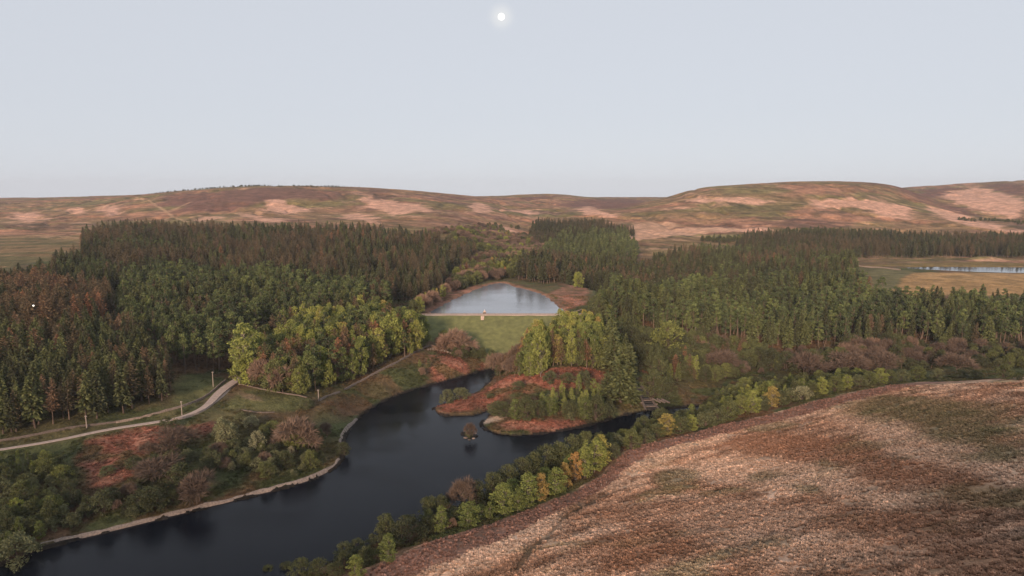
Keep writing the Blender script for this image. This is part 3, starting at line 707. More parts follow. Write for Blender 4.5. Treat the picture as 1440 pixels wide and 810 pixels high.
zone('beside the bank of the upper reservoir', [(572,466),(596,458),(600,484),(620,525),(644,580),(684,645),(698,690),(660,720),(640,640),(620,555),(598,500)], 5.6, dict(broadleaf_tree=(.40,7,12,.1,.7), bare_tree=(.3,7,11,.3,1), larch_tree=(.2,10,15,.3,1), birch_tree=(.15,9,13,.2,.9)), 7, patch=20)
zone('in the wooded cleft above the upper reservoir', [(692,655),(705,652),(722,662),(735,700),(760,800),(775,900),(775,1000),(755,1150),(715,1080),(660,990),(640,920),(630,850),(670,790),(660,720)], 7.0, dict(bare_tree=(.42,8,12,.1,.8), broadleaf_tree=(.45,8,12,.1,.75), birch_tree=(.13,9,12,.1,.7)), 8)
zone('scattered up the moor edge above the plantation', [(560,905),(640,850),(650,960),(715,1080),(740,1250),(690,1200),(620,1020)], 9.0, dict(broadleaf_tree=(.6,5,8,.1,.6), bare_tree=(.4,5,8,.2,.8)), 9, gaps=.47)
zone('behind the red bank of the upper reservoir', [(724,662),(745,640),(768,630),(800,645),(835,640),(900,632),(965,628),(1000,650),(1000,720),(930,760),(860,790),(780,800),(735,760)], 6.2, dict(spruce_tree=(.5,18,23,.05,.6), larch_tree=(.5,18,22,.1,.6)), 10)
zone('in the green spur below the pale moor field', [(745,800),(860,795),(905,860),(890,1000),(880,1160),(800,1160),(775,1000),(760,900)], 7.4, dict(pine_tree=(.45,14,19,.3,.9), spruce_tree=(.45,14,19,.3,1), larch_tree=(.10,14,18,.2,.5)), 11)
zone('in the dusky stand at the top of the cleft', [(752,1010),(744,1110),(750,1290),(820,1315),(850,1215),(900,1110),(850,1150),(790,1010)], 7.2, dict(larch_tree=(.6,16,20,0,.25), spruce_tree=(.4,16,20,.0,.3)), 12)
zone('in the tall green wood above the stream', [(852,520),(868,482),(900,460),(960,436),(1020,432),(1100,430),(1200,430),(1300,428),(1440,428),(1750,430),(1750,520),(1440,518),(1310,520),(1235,535),(1205,620),(1170,620),(1050,620),(940,610),(880,580)], 6.7, dict(pine_tree=(.62,17,22,.15,.9), spruce_tree=(.38,16,22,.2,.9), larch_tree=(.07,16,20,.3,.8)), 13, gaps=.31)
zone('in the dark wood between stream and moor', [(880,580),(940,610),(1050,620),(1170,620),(1205,640),(1200,760),(1195,850),(1150,910),(1040,960),(960,900),(905,800),(930,760),(1000,720),(1000,650)], 7.3, dict(spruce_tree=(.48,15,20,.1,.7), larch_tree=(.34,15,20,.1,.6), pine_tree=(.22,15,19,.2,.8)), 14, gaps=.31)
zone('in the far wood beyond the shelf reservoir', [(1040,960),(1150,910),(1203,858),(1250,860),(1345,864),(1440,866),(1750,855),(1750,1010),(1440,1040),(1340,1070),(1150,1110),(1060,1110),(1035,1030)], 8.2, dict(spruce_tree=(.55,15,19,.05,.5), larch_tree=(.45,15,19,.05,.45)), 15)
zone('in the scrub between field crest and tall wood', [(925,372),(960,364),(1020,372),(1080,385),(1200,388),(1440,378),(1750,372),(1750,424),(1440,421),(1200,424),(1000,426),(930,432),(895,430)], 5.6, dict(bare_tree=(.24,6,10,.0,.5), broadleaf_tree=(.42,6,11,.0,.5), round_bush=(.26,4,7,.0,.5), larch_tree=(.10,10,14,.3,.9)), 16, patch=18)
zone('in the dark thicket by the stone cascade', [(880,452),(906,382),(920,362),(985,371),(1000,420),(930,436)], 4.8, dict(broadleaf_tree=(.6,9,14,.05,.6), spruce_tree=(.25,11,16,.3,.9), birch_tree=(.12,10,14,.1,.6), larch_tree=(.08,12,16,.5,1)), 17, patch=18)
zone('in the green row along the peninsula side of the cascade', [(846,432),(858,428),(880,392),(890,372),(886,354),(868,352),(858,378),(848,410)], 4.2, dict(spruce_tree=(.6,12,16,.5,1), broadleaf_tree=(.4,11,15,.2,.6)), 18)
zone('in the light green wood on the peninsula knoll', [(738,534,0),(752,533,0),(765,519,0),(800,515,0),(850,520,0),(858,398),(846,430),(800,428),(760,420),(742,412)], 3.9, dict(birch_tree=(.66,15,21,.25,.72), broadleaf_tree=(.12,13,17,.4,.85), larch_tree=(.16,15,19,.5,1), bare_tree=(.08,10,13,.4,1)), 19, patch=20)
zone('on the brown flank of the knoll wood', [(697,532,0),(712,532,0),(735,533,0),(748,405),(722,398),(697,392)], 4.4, dict(bare_tree=(.4,9,13,.4,1), larch_tree=(.35,11,16,.5,1), birch_tree=(.25,9,14,.1,.4)), 32, patch=10)
zone('on the low shore below the lane', [(-150,668,0),(0,648,0),(60,642,0),(95,655,0),(115,690,0),(150,722,0),(115,745,0),(60,764,0),(0,788,0),(-150,830,0)], 4.6, dict(round_bush=(.4,3.5,6,.2,.7), broadleaf_tree=(.4,5,8,.15,.6), birch_tree=(.15,5,8,.1,.5)), 20, patch=15, gaps=.26)
zone('on the rough bank above the stone shore wall', [(150,715,0),(225,650,0),(300,640,0),(400,610,0),(445,596,0),(470,630,0),(440,664,0),(340,688,0),(250,712,0),(160,736,0)], 4.9, dict(round_bush=(.6,2,4.5,.2,.75), broadleaf_tree=(.3,4,7,.15,.6), bare_tree=(.2,4,6,.2,.7)), 21, gaps=.38)
zone('along the footpath bank above the lake bend', [(470,600,0),(505,560,0),(560,525,0),(610,500,0),(640,500,0),(610,530,0),(560,545,0),(520,570,0),(490,605,0)], 6.0, dict(birch_tree=(.35,4,7,.2,.6), bare_tree=(.45,3,6,.4,1), round_bush=(.4,1.5,3,.1,.6)), 22, gaps=.48)
zone('on the heathy middle of the peninsula', [(740,575,0),(760,560,0),(800,552,0),(850,548,0),(870,565,0),(850,585,0),(800,588,0),(750,588,0)], 4.6, dict(round_bush=(.6,2,4,.15,.6), birch_tree=(.3,4,8,.15,.5)), 23, gaps=.42)
zone('between the field edge and the stream', [(850,655,0),(900,618,0),(960,606,0),(1010,592,0),(1080,577,0),(1160,555,0),(1230,541,0),(1230,372),(1160,362),(1080,350),(1010,336),(960,322),(900,300),(850,275)], 4.4, dict(round_bush=(.4,3,6,.15,.7), broadleaf_tree=(.4,5,8,.1,.7), birch_tree=(.2,5,9,.2,.66)), 29, patch=12)
zone('behind the shore trees under the moor field', [(480,790,0),(540,765,0),(620,742,0),(700,716,0),(770,690,0),(835,655,0),(850,640,0),(850,275),(780,250),(700,236),(640,218),(560,206),(480,196)], 4.6, dict(round_bush=(.4,3,5,.05,.5), broadleaf_tree=(.6,5,8,.05,.5)), 30, patch=12, gaps=.42)
zone('on the dam foot by the stream mouth', [(645,507,0),(668,509,0),(690,512,0),(697,505,0),(688,494,0),(660,488,0),(640,480,0),(615,470,0),(612,482,0)], 4.4, dict(bare_tree=(.45,5,8,.4,1), broadleaf_tree=(.4,5,8,.1,.6), round_bush=(.2,3,5,.1,.5)), 24, gaps=.45)
zone('in the hollow of the moor beyond the far wood', [(1345,1300),(1440,1290),(1500,1290),(1500,1400),(1400,1440),(1350,1400)], 9.0, dict(broadleaf_tree=(1,4,7,.05,.4)), 25, gaps=.5)
zone('along the moor wall above the far wood', [(1045,1120),(1150,1125),(1320,1110),(1440,1085),(1440,1110),(1320,1140),(1150,1160),(1045,1150)], 8.5, dict(broadleaf_tree=(.7,5,9,.0,.4), spruce_tree=(.3,6,10,.0,.3)), 26, gaps=.52)
zone('on the skyline of the heather moor', [(205,1830),(300,1800),(400,1745),(510,1765),(510,1790),(400,1770),(300,1830),(205,1860)], 9.0, dict(spruce_tree=(.5,3,5.5,.0,.3), broadleaf_tree=(.5,3,5,0,.2)), 27, gaps=.25)
zone('on the shelf beside the reservoir spillway', [(838,465),(846,442),(885,440),(905,458),(890,520),(866,545),(842,512)], 5.0, dict(pine_tree=(.4,12,17,.3,.9), broadleaf_tree=(.4,9,13,.2,.7), spruce_tree=(.3,12,17,.3,.9)), 31)
zone('beside the pale moor field', [(978,1085),(1040,1060),(1050,1090),(1000,1110)], 8.0, dict(spruce_tree=(.5,8,12,.1,.6), broadleaf_tree=(.5,6,9,.1,.5)), 28, gaps=.35)

# ---------------------------------------------------------------- trees one can point at: (u, v of the foot, height px, width px, kind, tint, look, place)
def nth(i): return 'first second third fourth fifth sixth seventh eighth ninth tenth eleventh twelfth thirteenth fourteenth fifteenth sixteenth seventeenth eighteenth nineteenth twentieth twenty-first twenty-second twenty-third twenty-fourth twenty-fifth twenty-sixth twenty-seventh twenty-eighth twenty-ninth thirtieth thirty-first thirty-second thirty-third thirty-fourth thirty-fifth'.split()[i]
WID = dict(spruce_tree=.32, larch_tree=.30, pine_tree=.34, birch_tree=.46, broadleaf_tree=.84, bare_tree=.88, round_bush=1.08)
LABELS = set()
def own_tree(u, v, hp, wp, kind, tint, label, group=None):
    p = ground([(u, v)], 700)[0]; dep = p[1]*cP-(p[2]-CAMZ)*sP; m = dep/F
    assert label not in LABELS, label
    LABELS.add(label)
    TREES.append(dict(x=p[0], y=p[1], z=p[2]-.1, h=hp*m, w=wp*m/WID[kind], kind=kind, tint=tint, label=label, group=group, cat=CAT[kind], own=True))
NOUN = dict(spruce_tree='spruce', larch_tree='larch', pine_tree='pine', birch_tree='birch', broadleaf_tree='tree', bare_tree='bare tree', round_bush='bush')
def row(entries, place, group):
    for i, (u, v, hp, wp, kind, tint, look) in enumerate(entries):
        if kind == 'birch_tree' and .38 < tint < .7: tint -= .10
        own_tree(u, v, hp, wp, kind, tint, f'{look} {NOUN[kind]}, {nth(i)} {place}', group)
Bi, Br, Ba, Bu, Sp = 'birch_tree', 'broadleaf_tree', 'bare_tree', 'round_bush', 'spruce_tree'
row([(500,812,34,26,Bi,.55,'bright green'),(547,791,44,26,Bi,.28,'pale grey-green slender'),(621,750,41,22,Bi,.45,'narrow fresh green'),(636,744,18,14,Ba,.8,'small pinkish'),(659,741,40,34,Bi,.42,'broad yellow-green'),(676,733,25,20,Bi,.2,'short dull green'),(689,731,27,13,Bi,.4,'thin upright pale'),
  (709,723,46,36,Bi,.52,'dense yellow-green'),(728,719,34,26,Bi,.4,'mid green'),(743,713,50,36,Bi,.5,'tall yellow-green'),(760,705,42,24,Bi,.85,'ochre-leaved'),(780,696,41,32,Bi,.5,'lime green round-headed'),(794,687,39,20,Bi,.86,'orange-leaved slim'),
  (809,677,44,20,Bi,.92,'bright orange'),(822,673,56,26,Bi,.55,'tall fresh green'),(836,664,52,32,Bi,.62,'full yellow-green'),(846,655,46,30,Bi,.72,'golden-green')], 'up the birch row along the mauve field edge', 'birch row along the field edge')
row([(862,645,26,24,Bu,.2,'dull green'),(887,630,28,30,Br,.5,'rounded green'),(908,622,22,28,Bu,.35,'mid green'),(922,617,24,26,Br,.4,'dense green'),(937,613,33,30,Bi,.79,'orange-tinged'),(958,610,26,30,Br,.3,'dark green'),(973,606,24,20,Bi,.6,'yellow-green'),(993,600,26,34,Bu,.4,'grey-green'),(1008,596,26,36,Bu,.35,'wide green'),(1024,592,32,30,Br,.45,'leafy green'),
  (1041,585,32,26,Br,.62,'light green'),(1057,582,36,22,Bi,.62,'yellow upright'),(1072,576,22,22,Bu,.25,'small dark'),(1086,572,30,26,Bi,.82,'orange-brown'),(1098,569,22,22,Br,.2,'dull'),(1110,566,22,26,Bu,.45,'round green'),(1128,562,22,30,Bu,.84,'pale cream-green'),(1143,557,22,22,Br,.35,'small green'),(1156,555,26,20,Bi,.66,'yellow-green narrow'),(1174,551,24,24,Br,.55,'green round-headed')], 'past the birches in the line climbing the field', 'bushes climbing the field edge')
row([(1192,547,22,18,Bi,.6,'yellowish'),(1207,544,19,24,Bu,.5,'green'),(1222,542,22,22,Br,.5,'grey-green'),(1237,540,24,20,Bi,.65,'tall yellow-green'),(1252,538,19,20,Br,.45,'plain green'),(1268,536.5,19,18,Bu,.5,'neat round'),(1291,535,22,28,Br,.5,'wide green'),(1318,533,17,16,Bu,.55,'single yellow-green'),(1351,533,15,22,Bu,.15,'brownish low'),(1411,533,22,28,Br,.4,'big green'),(1372,533,14,20,Bu,.2,'low dark'),(1434,535,9,10,Bu,.05,'tiny dark')], 'along the moor field crest', 'bushes along the field crest')
row([(484,799,26,26,Br,.15,'dark'),(517,794,30,28,Br,.3,'grey-green'),(571,764,40,54,Br,.05,'very dark wide'),(543,758,26,20,Bu,.1,'low dark'),(600,752,28,22,Br,.1,'dusky'),(629,728,22,26,Ba,.3,'thin grey'),(651,718,52,46,Ba,.35,'big mauve-brown'),(640,736,26,24,Br,.25,'small olive'),(672,712,40,30,Br,.15,'dark olive'),(693,704,44,34,Br,.25,'olive'),(716,694,44,34,Br,.3,'deep green'),(735,686,46,36,Br,.22,'shady green'),(752,677,46,36,Br,.35,'moss green'),(770,668,46,38,Br,.28,'thick dark green'),
  (788,662,44,36,Br,.4,'soft green'),(806,654,46,34,Br,.3,'dense dark'),(822,646,42,32,Br,.45,'leafy mid-green'),(765,690,34,28,Bi,.35,'slender green'),(720,708,36,30,Bi,.3,'slim olive-green'),(800,672,34,26,Bi,.42,'young green')], 'counted up the shore behind the birch row', 'trees on the shore behind the birch row')
row([(355,812,16,20,Bu,.1,'small dark'),(378,813,20,26,Br,.3,'green'),(402,812,24,26,Br,.2,'dark green'),(425,814,32,30,Br,.4,'fresh green'),(448,812,30,28,Br,.25,'olive'),(470,812,24,24,Br,.2,'brown-green')], 'at the very foot of the field by the water', 'trees at the foot of the field')
for e in [(417,635,54,62,Ba,.62,'big mauve leafless tree standing alone above the shore wall'),(246,634,38,58,Ba,.25,'wide brown leafless tree beside the smaller red bracken patch'),(225,677,40,66,Ba,.2,'largest brown leafless tree below the red bracken slope'),(281,706,50,60,Ba,.3,'spreading brown tree just above the stone shore wall'),(212,720,38,52,Br,.12,'dark green wide tree beside the spreading brown tree'),(255,690,40,50,Br,.18,'olive-brown tree between two bare brown trees'),
  (315,624,40,38,Bu,.78,'large pale green domed bush in the grassy hollow'),(339,592,14,20,Bu,.62,'small green domed bush above the pale bushes'),(354,599,17,26,Bu,.85,'yellowish low bush behind the pale domed bush'),(363,634,32,28,Bu,.86,'creamy pale upright bush in the pale bush cluster'),(377,617,20,18,Bu,.6,'small round green bush beside the creamy bush'),(330,640,26,26,Bu,.4,'mid green bush under the large pale one'),(300,660,30,32,Bu,.32,'dull green bush uphill of the spreading brown tree'),(345,655,20,24,Bu,.3,'low olive bush below the creamy bush'),(265,645,16,26,Bu,.55,'blue-green low bush next to the red bracken'),
  (432,652,20,20,Bu,.5,'bright green bush beside the mauve leafless tree'),(449,630,30,24,Br,.3,'olive tree close by the lake bend'),(460,616,26,22,Ba,.5,'thin bare tree close by the lake bend'),(432,574,16,22,Bu,.45,'round green bush by the wall corner'),(484,640,20,20,Br,.1,'dark tree on the tip of the shore wall'),(188,660,20,30,Bu,.25,'olive scrub bush inside the red bracken'),(150,668,14,26,Bu,.5,'low green bush inside the red bracken'),
  (26,790,46,62,Bu,.55,'big grey-green bush where the shore wall begins'),(71,738,40,28,Br,.3,'upright green tree above the shore wall start'),(35,694,30,24,Br,.35,'green tree under the lane wall'),(147,720,38,34,Bu,.42,'mossy green bush on the bank over the wall'),(117,728,24,22,Bu,.3,'small green bush on the bank over the wall'),(84,664,24,20,Br,.3,'small green tree below the lane bend'),(17,742,34,38,Br,.25,'broad dark tree low on the wooded shore'),(48,752,30,26,Br,.4,'leafy green tree next to the big grey-green bush'),(100,742,24,26,Bu,.3,'dark green bush near the shore wall end'),
  (236,603,20,24,Bu,.35,'green bush against the lane wall'),(210,640,22,26,Ba,.4,'small bare bush tree over the red bracken'),
  (629,567,22,24,Bu,.45,'green round bush at the end of the narrow spit'),(648,562,19,30,Bu,.5,'yellow-green bush on the neck of the narrow spit'),(661,613,22,20,Ba,.15,'scrubby grey tree alone on the tiny rock islet'),(698,583,22,26,Bu,.35,'green bush beside the pale gravel beach'),
  (708,587,24,26,Br,.25,'dark green tree beside the pale gravel beach'),(724,591,32,22,Bi,.25,'slender dull birch on the outer peninsula'),(741,591,36,34,Br,.3,'dense green tree on the outer peninsula'),(756,588,28,24,Br,.25,'mid green tree on the outer peninsula hump'),(774,584,28,20,Bi,.22,'cone-shaped dark birch between two peninsula thickets'),(802,587,26,28,Br,.3,'rounded green tree near the peninsula shore bend'),(822,590,34,24,Bi,.2,'upright olive birch near the peninsula shore bend'),(838,591,36,36,Br,.2,'big olive tree where the peninsula meets the stream'),(857,586,24,26,Bu,.2,'low olive bush where the peninsula meets the stream'),
  (690,560,8,14,Bu,.3,'little green bush on the red neck of land'),(730,547,13,20,Bu,.35,'low green bush in the red bracken below the knoll wood'),(774,539,20,24,Bu,.3,'dark bush in the red bracken below the knoll wood'),(800,538,16,24,Bu,.35,'wide low bush on the red bank of the knoll'),(822,543,26,26,Bu,.25,'tall dark bush at the red bank edge'),
  (346,541,88,46,Bi,.48,'brightest yellow-green tree right at the end of the lane'),(372,546,48,34,Ba,.85,'tall tan leafless tree next to the brightest green tree'),(398,552,44,38,Ba,.8,'fan-shaped tan leafless tree at the front of the clump'),(422,554,40,22,Bi,.5,'short yellow-green birch at the front of the clump'),(552,500,60,40,Br,.85,'tall lime-green tree at the lake end of the mixed clump'),(578,492,58,34,Bi,.5,'slim light green birch at the lake end of the mixed clump'),
  (760,530,74,26,Bi,.5,'tallest light green birch on the peninsula knoll'),(640,497,38,50,Ba,.9,'pinkish bare tree at the foot of the dam'),(812,405,24,16,Br,.9,'bright green lone tree against the dark spruces'),(937,508,60,52,Br,.7,'yellow-green spreading tree under the tall wood'),(873,566,62,36,Sp,.8,'green cone-shaped spruce at the foot of the row by the cascade'),
  (862,508,62,30,Sp,.85,'uppermost green spruce of the row beside the cascade'),(866,525,62,30,Sp,.75,'second highest green spruce of the row beside the cascade'),(870,545,64,32,Sp,.85,'middle green spruce of the row beside the cascade'),(883,562,58,32,Sp,.75,'wide green spruce touching the cascade wall'),(888,572,46,30,Sp,.8,'short green spruce at the cascade mouth'),(880,548,66,30,Sp,.7,'tall dark spruce overhanging the cascade'),(855,560,40,30,Sp,.7,'short dark spruce on the heath side of the cascade row'),
  (918,560,44,32,Br,.3,'dense green tree on the thicket side of the cascade'),(932,566,40,34,Br,.2,'dark green tree just past the cascade mouth'),(925,545,50,34,Br,.35,'leafy tree above the cascade thicket'),
  (1130,528,38,56,Ba,.2,'broad purplish bare tree in front of the tall wood'),(1245,524,34,50,Ba,.3,'round brown bare tree behind the field crest'),(1015,523,34,54,Ba,.25,'brown bare tree by the stream bend'),(1190,528,38,56,Ba,.3,'dusky bare tree beside the round brown one'),(1345,524,30,46,Ba,.35,'ruddy bare tree far along the field crest')]:
    own_tree(*e)

# ---------------------------------------------------------------- which trees show: a coarse depth raster, near trees first
TREES.sort(key=lambda t: t['y'])
X = np.array([t['x'] for t in TREES]); Y = np.array([t['y'] for t in TREES]); Zb = np.array([t['z'] for t in TREES]); Hh = np.array([t['h'] for t in TREES]); Ww = np.array([t['w'] for t in TREES])
ub, vb, dp = project(X, Y, Zb); ut, vt, _ = project(X, Y, Zb+Hh)
buf = np.zeros((810, 1440), bool); seen = np.zeros(len(TREES))
gv = project(GX, GY, GZ)
for i, t in enumerate(TREES):
    hp = vb[i]-vt[i]; hw = max(.6, WID[t['kind']]*Ww[i]/dp[i]*F*.5); con = t['kind'] in ('spruce_tree', 'larch_tree')
    v0, v1 = max(0, int(vt[i])), min(809, int(vb[i]-hp*.12)); cnt = 0
    for v in range(v0, v1+1):
        f = (v-vt[i])/max(hp, 1); w = hw*(f if con else min(1, .45+f*1.4))
        a, b = max(0, int(ub[i]-w)), min(1440, int(ub[i]+w)+1)
        if b > a:
            s_ = buf[v, a:b]; cnt += (b-a)-int(s_.sum()); s_[:] = True
    seen[i] = cnt
for i, t in enumerate(TREES): t['seen'] = seen[i]+(1e6 if t['own'] else 0)
CAP = 290
protos = {}
for kind, vs in KINDS.items():
    c = bpy.data.collections.new(kind+'_shapes'); protos[kind] = c
    for i, (tm, cm) in enumerate(vs):
        # for the woods too many to count: trunk and crown of one shape together
        import bmesh
        bm = bmesh.new(); bm.from_mesh(tm); nf = len(bm.faces); bm.from_mesh(cm)
        bm.faces.ensure_lookup_table()
        for f in bm.faces[nf:]: f.material_index = 1
        me = bpy.data.meshes.new(kind+'_whole'); bm.to_mesh(me); bm.free()
        me.materials.append(BARK[kind]); me.materials.append(LEAF[kind])
        o = bpy.data.objects.new(f'{kind}_shape_{i:02d}', me); c.objects.link(o)
def scatter(name, pts, rot, scl, idx, coll, floats=None, colors=None):
    me = bpy.data.meshes.new(name); n = len(pts); me.vertices.add(n); me.vertices.foreach_set('co', np.asarray(pts, np.float32).ravel())
    a = me.attributes.new('turn', 'FLOAT_VECTOR', 'POINT'); a.data.foreach_set('vector', np.asarray(rot, np.float32).ravel())
    a = me.attributes.new('size', 'FLOAT_VECTOR', 'POINT'); a.data.foreach_set('vector', np.asarray(scl, np.float32).ravel())
    a = me.attributes.new('pick', 'INT', 'POINT'); a.data.foreach_set('value', np.asarray(idx, np.int32))
    for k, v in (floats or {}).items(): a = me.attributes.new(k, 'FLOAT', 'POINT'); a.data.foreach_set('value', np.asarray(v, np.float32))
    for k, v in (colors or {}).items(): a = me.attributes.new(k, 'FLOAT_COLOR', 'POINT'); a.data.foreach_set('color', np.concatenate([v, np.ones((n, 1))], 1).astype(np.float32).ravel())
    o = link(name, me)
    ng = bpy.data.node_groups.new(name+'_scatter', 'GeometryNodeTree')
    ng.interface.new_socket('Geometry', in_out='INPUT', socket_type='NodeSocketGeometry'); ng.interface.new_socket('Geometry', in_out='OUTPUT', socket_type='NodeSocketGeometry')
    gi = ng.nodes.new('NodeGroupInput'); go = ng.nodes.new('NodeGroupOutput'); ip = ng.nodes.new('GeometryNodeInstanceOnPoints')
    ci = ng.nodes.new('GeometryNodeCollectionInfo'); ci.inputs['Collection'].default_value = coll; ci.inputs['Separate Children'].default_value = True; ci.inputs['Reset Children'].default_value = True
    def na(nm, ty):
        q = ng.nodes.new('GeometryNodeInputNamedAttribute'); q.data_type = ty; q.inputs['Name'].default_value = nm; return [s for s in q.outputs if s.enabled and s.name == 'Attribute'][0]
    L = ng.links.new
    L(gi.outputs[0], ip.inputs['Points']); L(ci.outputs[0], ip.inputs['Instance']); ip.inputs['Pick Instance'].default_value = True
    L(na('pick', 'INT'), ip.inputs['Instance Index']); L(na('turn', 'FLOAT_VECTOR'), ip.inputs['Rotation']); L(na('size', 'FLOAT_VECTOR'), ip.inputs['Scale'])
    L(ip.outputs[0], go.inputs[0])
    md = o.modifiers.new('scatter', 'NODES'); md.node_group = ng
    return o
STUFFNAME = dict(spruce_tree=('spruce_woods', 'dark spruces of the far plantations massed on both valley sides'), larch_tree=('larch_woods', 'brown larches of the far plantations massed on both valley sides'), pine_tree=('pine_woods', 'green pines of the far plantations massed on both valley sides'),
  birch_tree=('birch_woods', 'light green birches deep in the valley woods'), broadleaf_tree=('broadleaf_woods', 'small broad-crowned trees deep in the woods and up the cleft'), bare_tree=('bare_woods', 'leafless brown trees deep in the scrub and up the cleft'), round_bush=('bush_thickets', 'low bushes deep in the valley scrub'))
rg = np.random.default_rng(99)
for kind, vs in KINDS.items():
    mine = [t for t in TREES if t['kind'] == kind]; mine.sort(key=lambda t: -t['seen'])
    inside = [t for t in mine if t['seen'] >= 3]
    solo = inside[:CAP]; ids = {id(t) for t in solo}; rest = [t for t in mine if id(t) not in ids]
    lab = {}
    for t in solo:
        k = int(rg.integers(len(vs))); rz = rg.uniform(0, 6.28)
        root = bpy.data.objects.new(kind, None); COL.objects.link(root); root.empty_display_size = .3
        root.location = (t['x'], t['y'], t['z']); root.rotation_euler = (rg.normal()*.015, rg.normal()*.015, rz); root.scale = (t['w'], t['w'], t['h'])
        tag(root, t['label'], t['cat'], t['group'])
        for nm, me in (('trunk', vs[k][0]), ('crown', vs[k][1])):
            o = bpy.data.objects.new(nm, me); COL.objects.link(o); o.parent = root; o['tint'] = t['tint']
    if rest:
        n = len(rest)
        o = scatter(STUFFNAME[kind][0], [(t['x'], t['y'], t['z']) for t in rest], np.stack([np.zeros(n), np.zeros(n), rg.uniform(0, 6.28, n)], 1), [(t['w'], t['w'], t['h']) for t in rest], rg.integers(0, len(vs), n), protos[kind], floats=dict(tint=[t['tint'] for t in rest]))
        tag(o, STUFFNAME[kind][1], 'woodland', kind='stuff')
    print('TREES', kind, len(mine), 'in view', len(inside), 'solo', len(solo))

# ================================================================ the dam, walls, lane and small works
import bmesh
stone = plain_mat('weathered_stone', (.21, .165, .135), .9, .5, 1.6, .08)
stone_dark = plain_mat('dark_stone', (.115, .090, .075), .9, .45, 1.6, .08)
stone_pale = plain_mat('pale_stone', (.40, .31, .26), .9, .35, 1.2, .04)
gravel_m = plain_mat('lane_gravel', (.36, .28, .235), .95, .28, .8, .05)
dam_grass = plain_mat('dam_turf', (.112, .118, .038), .95, .35, .30, .15)
wood_m = plain_mat('grey_timber', (.30, .25, .21), .85, .3, 6)
white_m = plain_mat('white_render', (.74, .72, .68), .7, .08, 2)
slate_m = plain_mat('slate_roof', (.10, .10, .11), .6, .3, 4)
dark_m = plain_mat('dark_opening', (.014, .013, .013), .6, .2, 2)
metal_m = plain_mat('galvanised_iron', (.35, .35, .36), .45, .15, 3, 0, .6)
class MB:
    def __init__(s): s.bm = bmesh.new()
    def hull(s, P):      # a solid from 8 points: 4 below, 4 above
        v = [s.bm.verts.new(p) for p in P]
        for f in ((0,3,2,1),(4,5,6,7),(0,1,5,4),(1,2,6,5),(2,3,7,6),(3,0,4,7)): s.bm.faces.new([v[i] for i in f])
    def box(s, c, d, rz=0, taper=1.0):
        x, y, z = (q/2 for q in d); co, si = math.cos(rz), math.sin(rz); P = []
        for zz, k in ((-z, 1), (z, taper)):
            for a, b in ((-x, -y), (x, -y), (x, y), (-x, y)): P.append((c[0]+(a*co-b*si)*k, c[1]+(a*si+b*co)*k, c[2]+zz))
        s.hull(P)
    def cyl(s, p0, p1, r0, r1=None, n=8):
        r1 = r0 if r1 is None else r1; p0 = Vector(p0); p1 = Vector(p1); d = (p1-p0).normalized(); a = d.orthogonal().normalized(); b = d.cross(a)
        A = [s.bm.verts.new(p0+(a*math.cos(i*6.2832/n)+b*math.sin(i*6.2832/n))*r0) for i in range(n)]; B = [s.bm.verts.new(p1+(a*math.cos(i*6.2832/n)+b*math.sin(i*6.2832/n))*r1) for i in range(n)]
        for i in range(n): s.bm.faces.new((A[i], A[(i+1) % n], B[(i+1) % n], B[i]))
        s.bm.faces.new(A[::-1]); s.bm.faces.new(B)
    def ribbon(s, L, prof):      # sweep a cross-section (offset, height) along a line
        L = np.asarray(L, float); t = np.gradient(L[:, :2], axis=0); t /= np.linalg.norm(t, axis=1)[:, None]+1e-9; n = np.stack([-t[:, 1], t[:, 0]], 1); rows = []
        for i in range(len(L)):
            pr = prof(i) if callable(prof) else prof
            rows.append([s.bm.verts.new((L[i, 0]+n[i, 0]*o, L[i, 1]+n[i, 1]*o, L[i, 2]+h)) for o, h in pr])
        for a, b in zip(rows[:-1], rows[1:]):
            for j in range(len(a)-1): s.bm.faces.new((a[j], b[j], b[j+1], a[j+1]))
        return rows
    def build(s, name, mat, parent=None, bev=0):
        bmesh.ops.recalc_face_normals(s.bm, faces=s.bm.faces)
        if bev: bmesh.ops.bevel(s.bm, geom=list(s.bm.edges), offset=bev, segments=1, affect='EDGES')
        me = bpy.data.meshes.new(name); s.bm.to_mesh(me); s.bm.free(); return link(name, me, [mat], parent)
from mathutils import Vector
def resample(L, step):
    L = np.asarray(L, float); d = np.concatenate([[0], np.cumsum(np.linalg.norm(np.diff(L[:, :2], axis=0), axis=1))]); q = np.linspace(0, d[-1], max(2, int(d[-1]/step)+1))
    return np.stack([np.interp(q, d, L[:, i]) for i in range(3)], 1)
# ---- dam
dam = empty('dam', (0, 0, 0), 'grassy earth dam holding back the pale triangular reservoir', 'dam')
XL, XR = -64.0, 50.0
def prism(xs, prof, name, mat, parent):
    m = MB(); rows = [[m.bm.verts.new((x, y+.0*x, z+(fbm(np.array([x*1.]), np.array([y*1.]), 7, 2, 4)[0]-.5)*.35*(0 < j < len(prof)-1))) for j, (y, z) in enumerate(prof)] for x in xs]
    for a, b in zip(rows[:-1], rows[1:]):
        for j in range(len(prof)-1): m.bm.faces.new((a[j], b[j], b[j+1], a[j+1]))
    o = m.build(name, mat, parent)
    for p in o.data.polygons: p.use_smooth = True
    return o
face = [(CREST_Y-46+46*t, 2.6+(CREST_Z-2.6)*t) for t in np.linspace(0, 1, 24)]
face = [(CREST_Y-50, .5)]+face
prism(np.linspace(XL, XR, 60), face+[(CREST_Y+.3, CREST_Z), (CREST_Y+4.6, CREST_Z), (CREST_Y+14, CREST_Z-4.5)], 'embankment', dam_grass, dam)
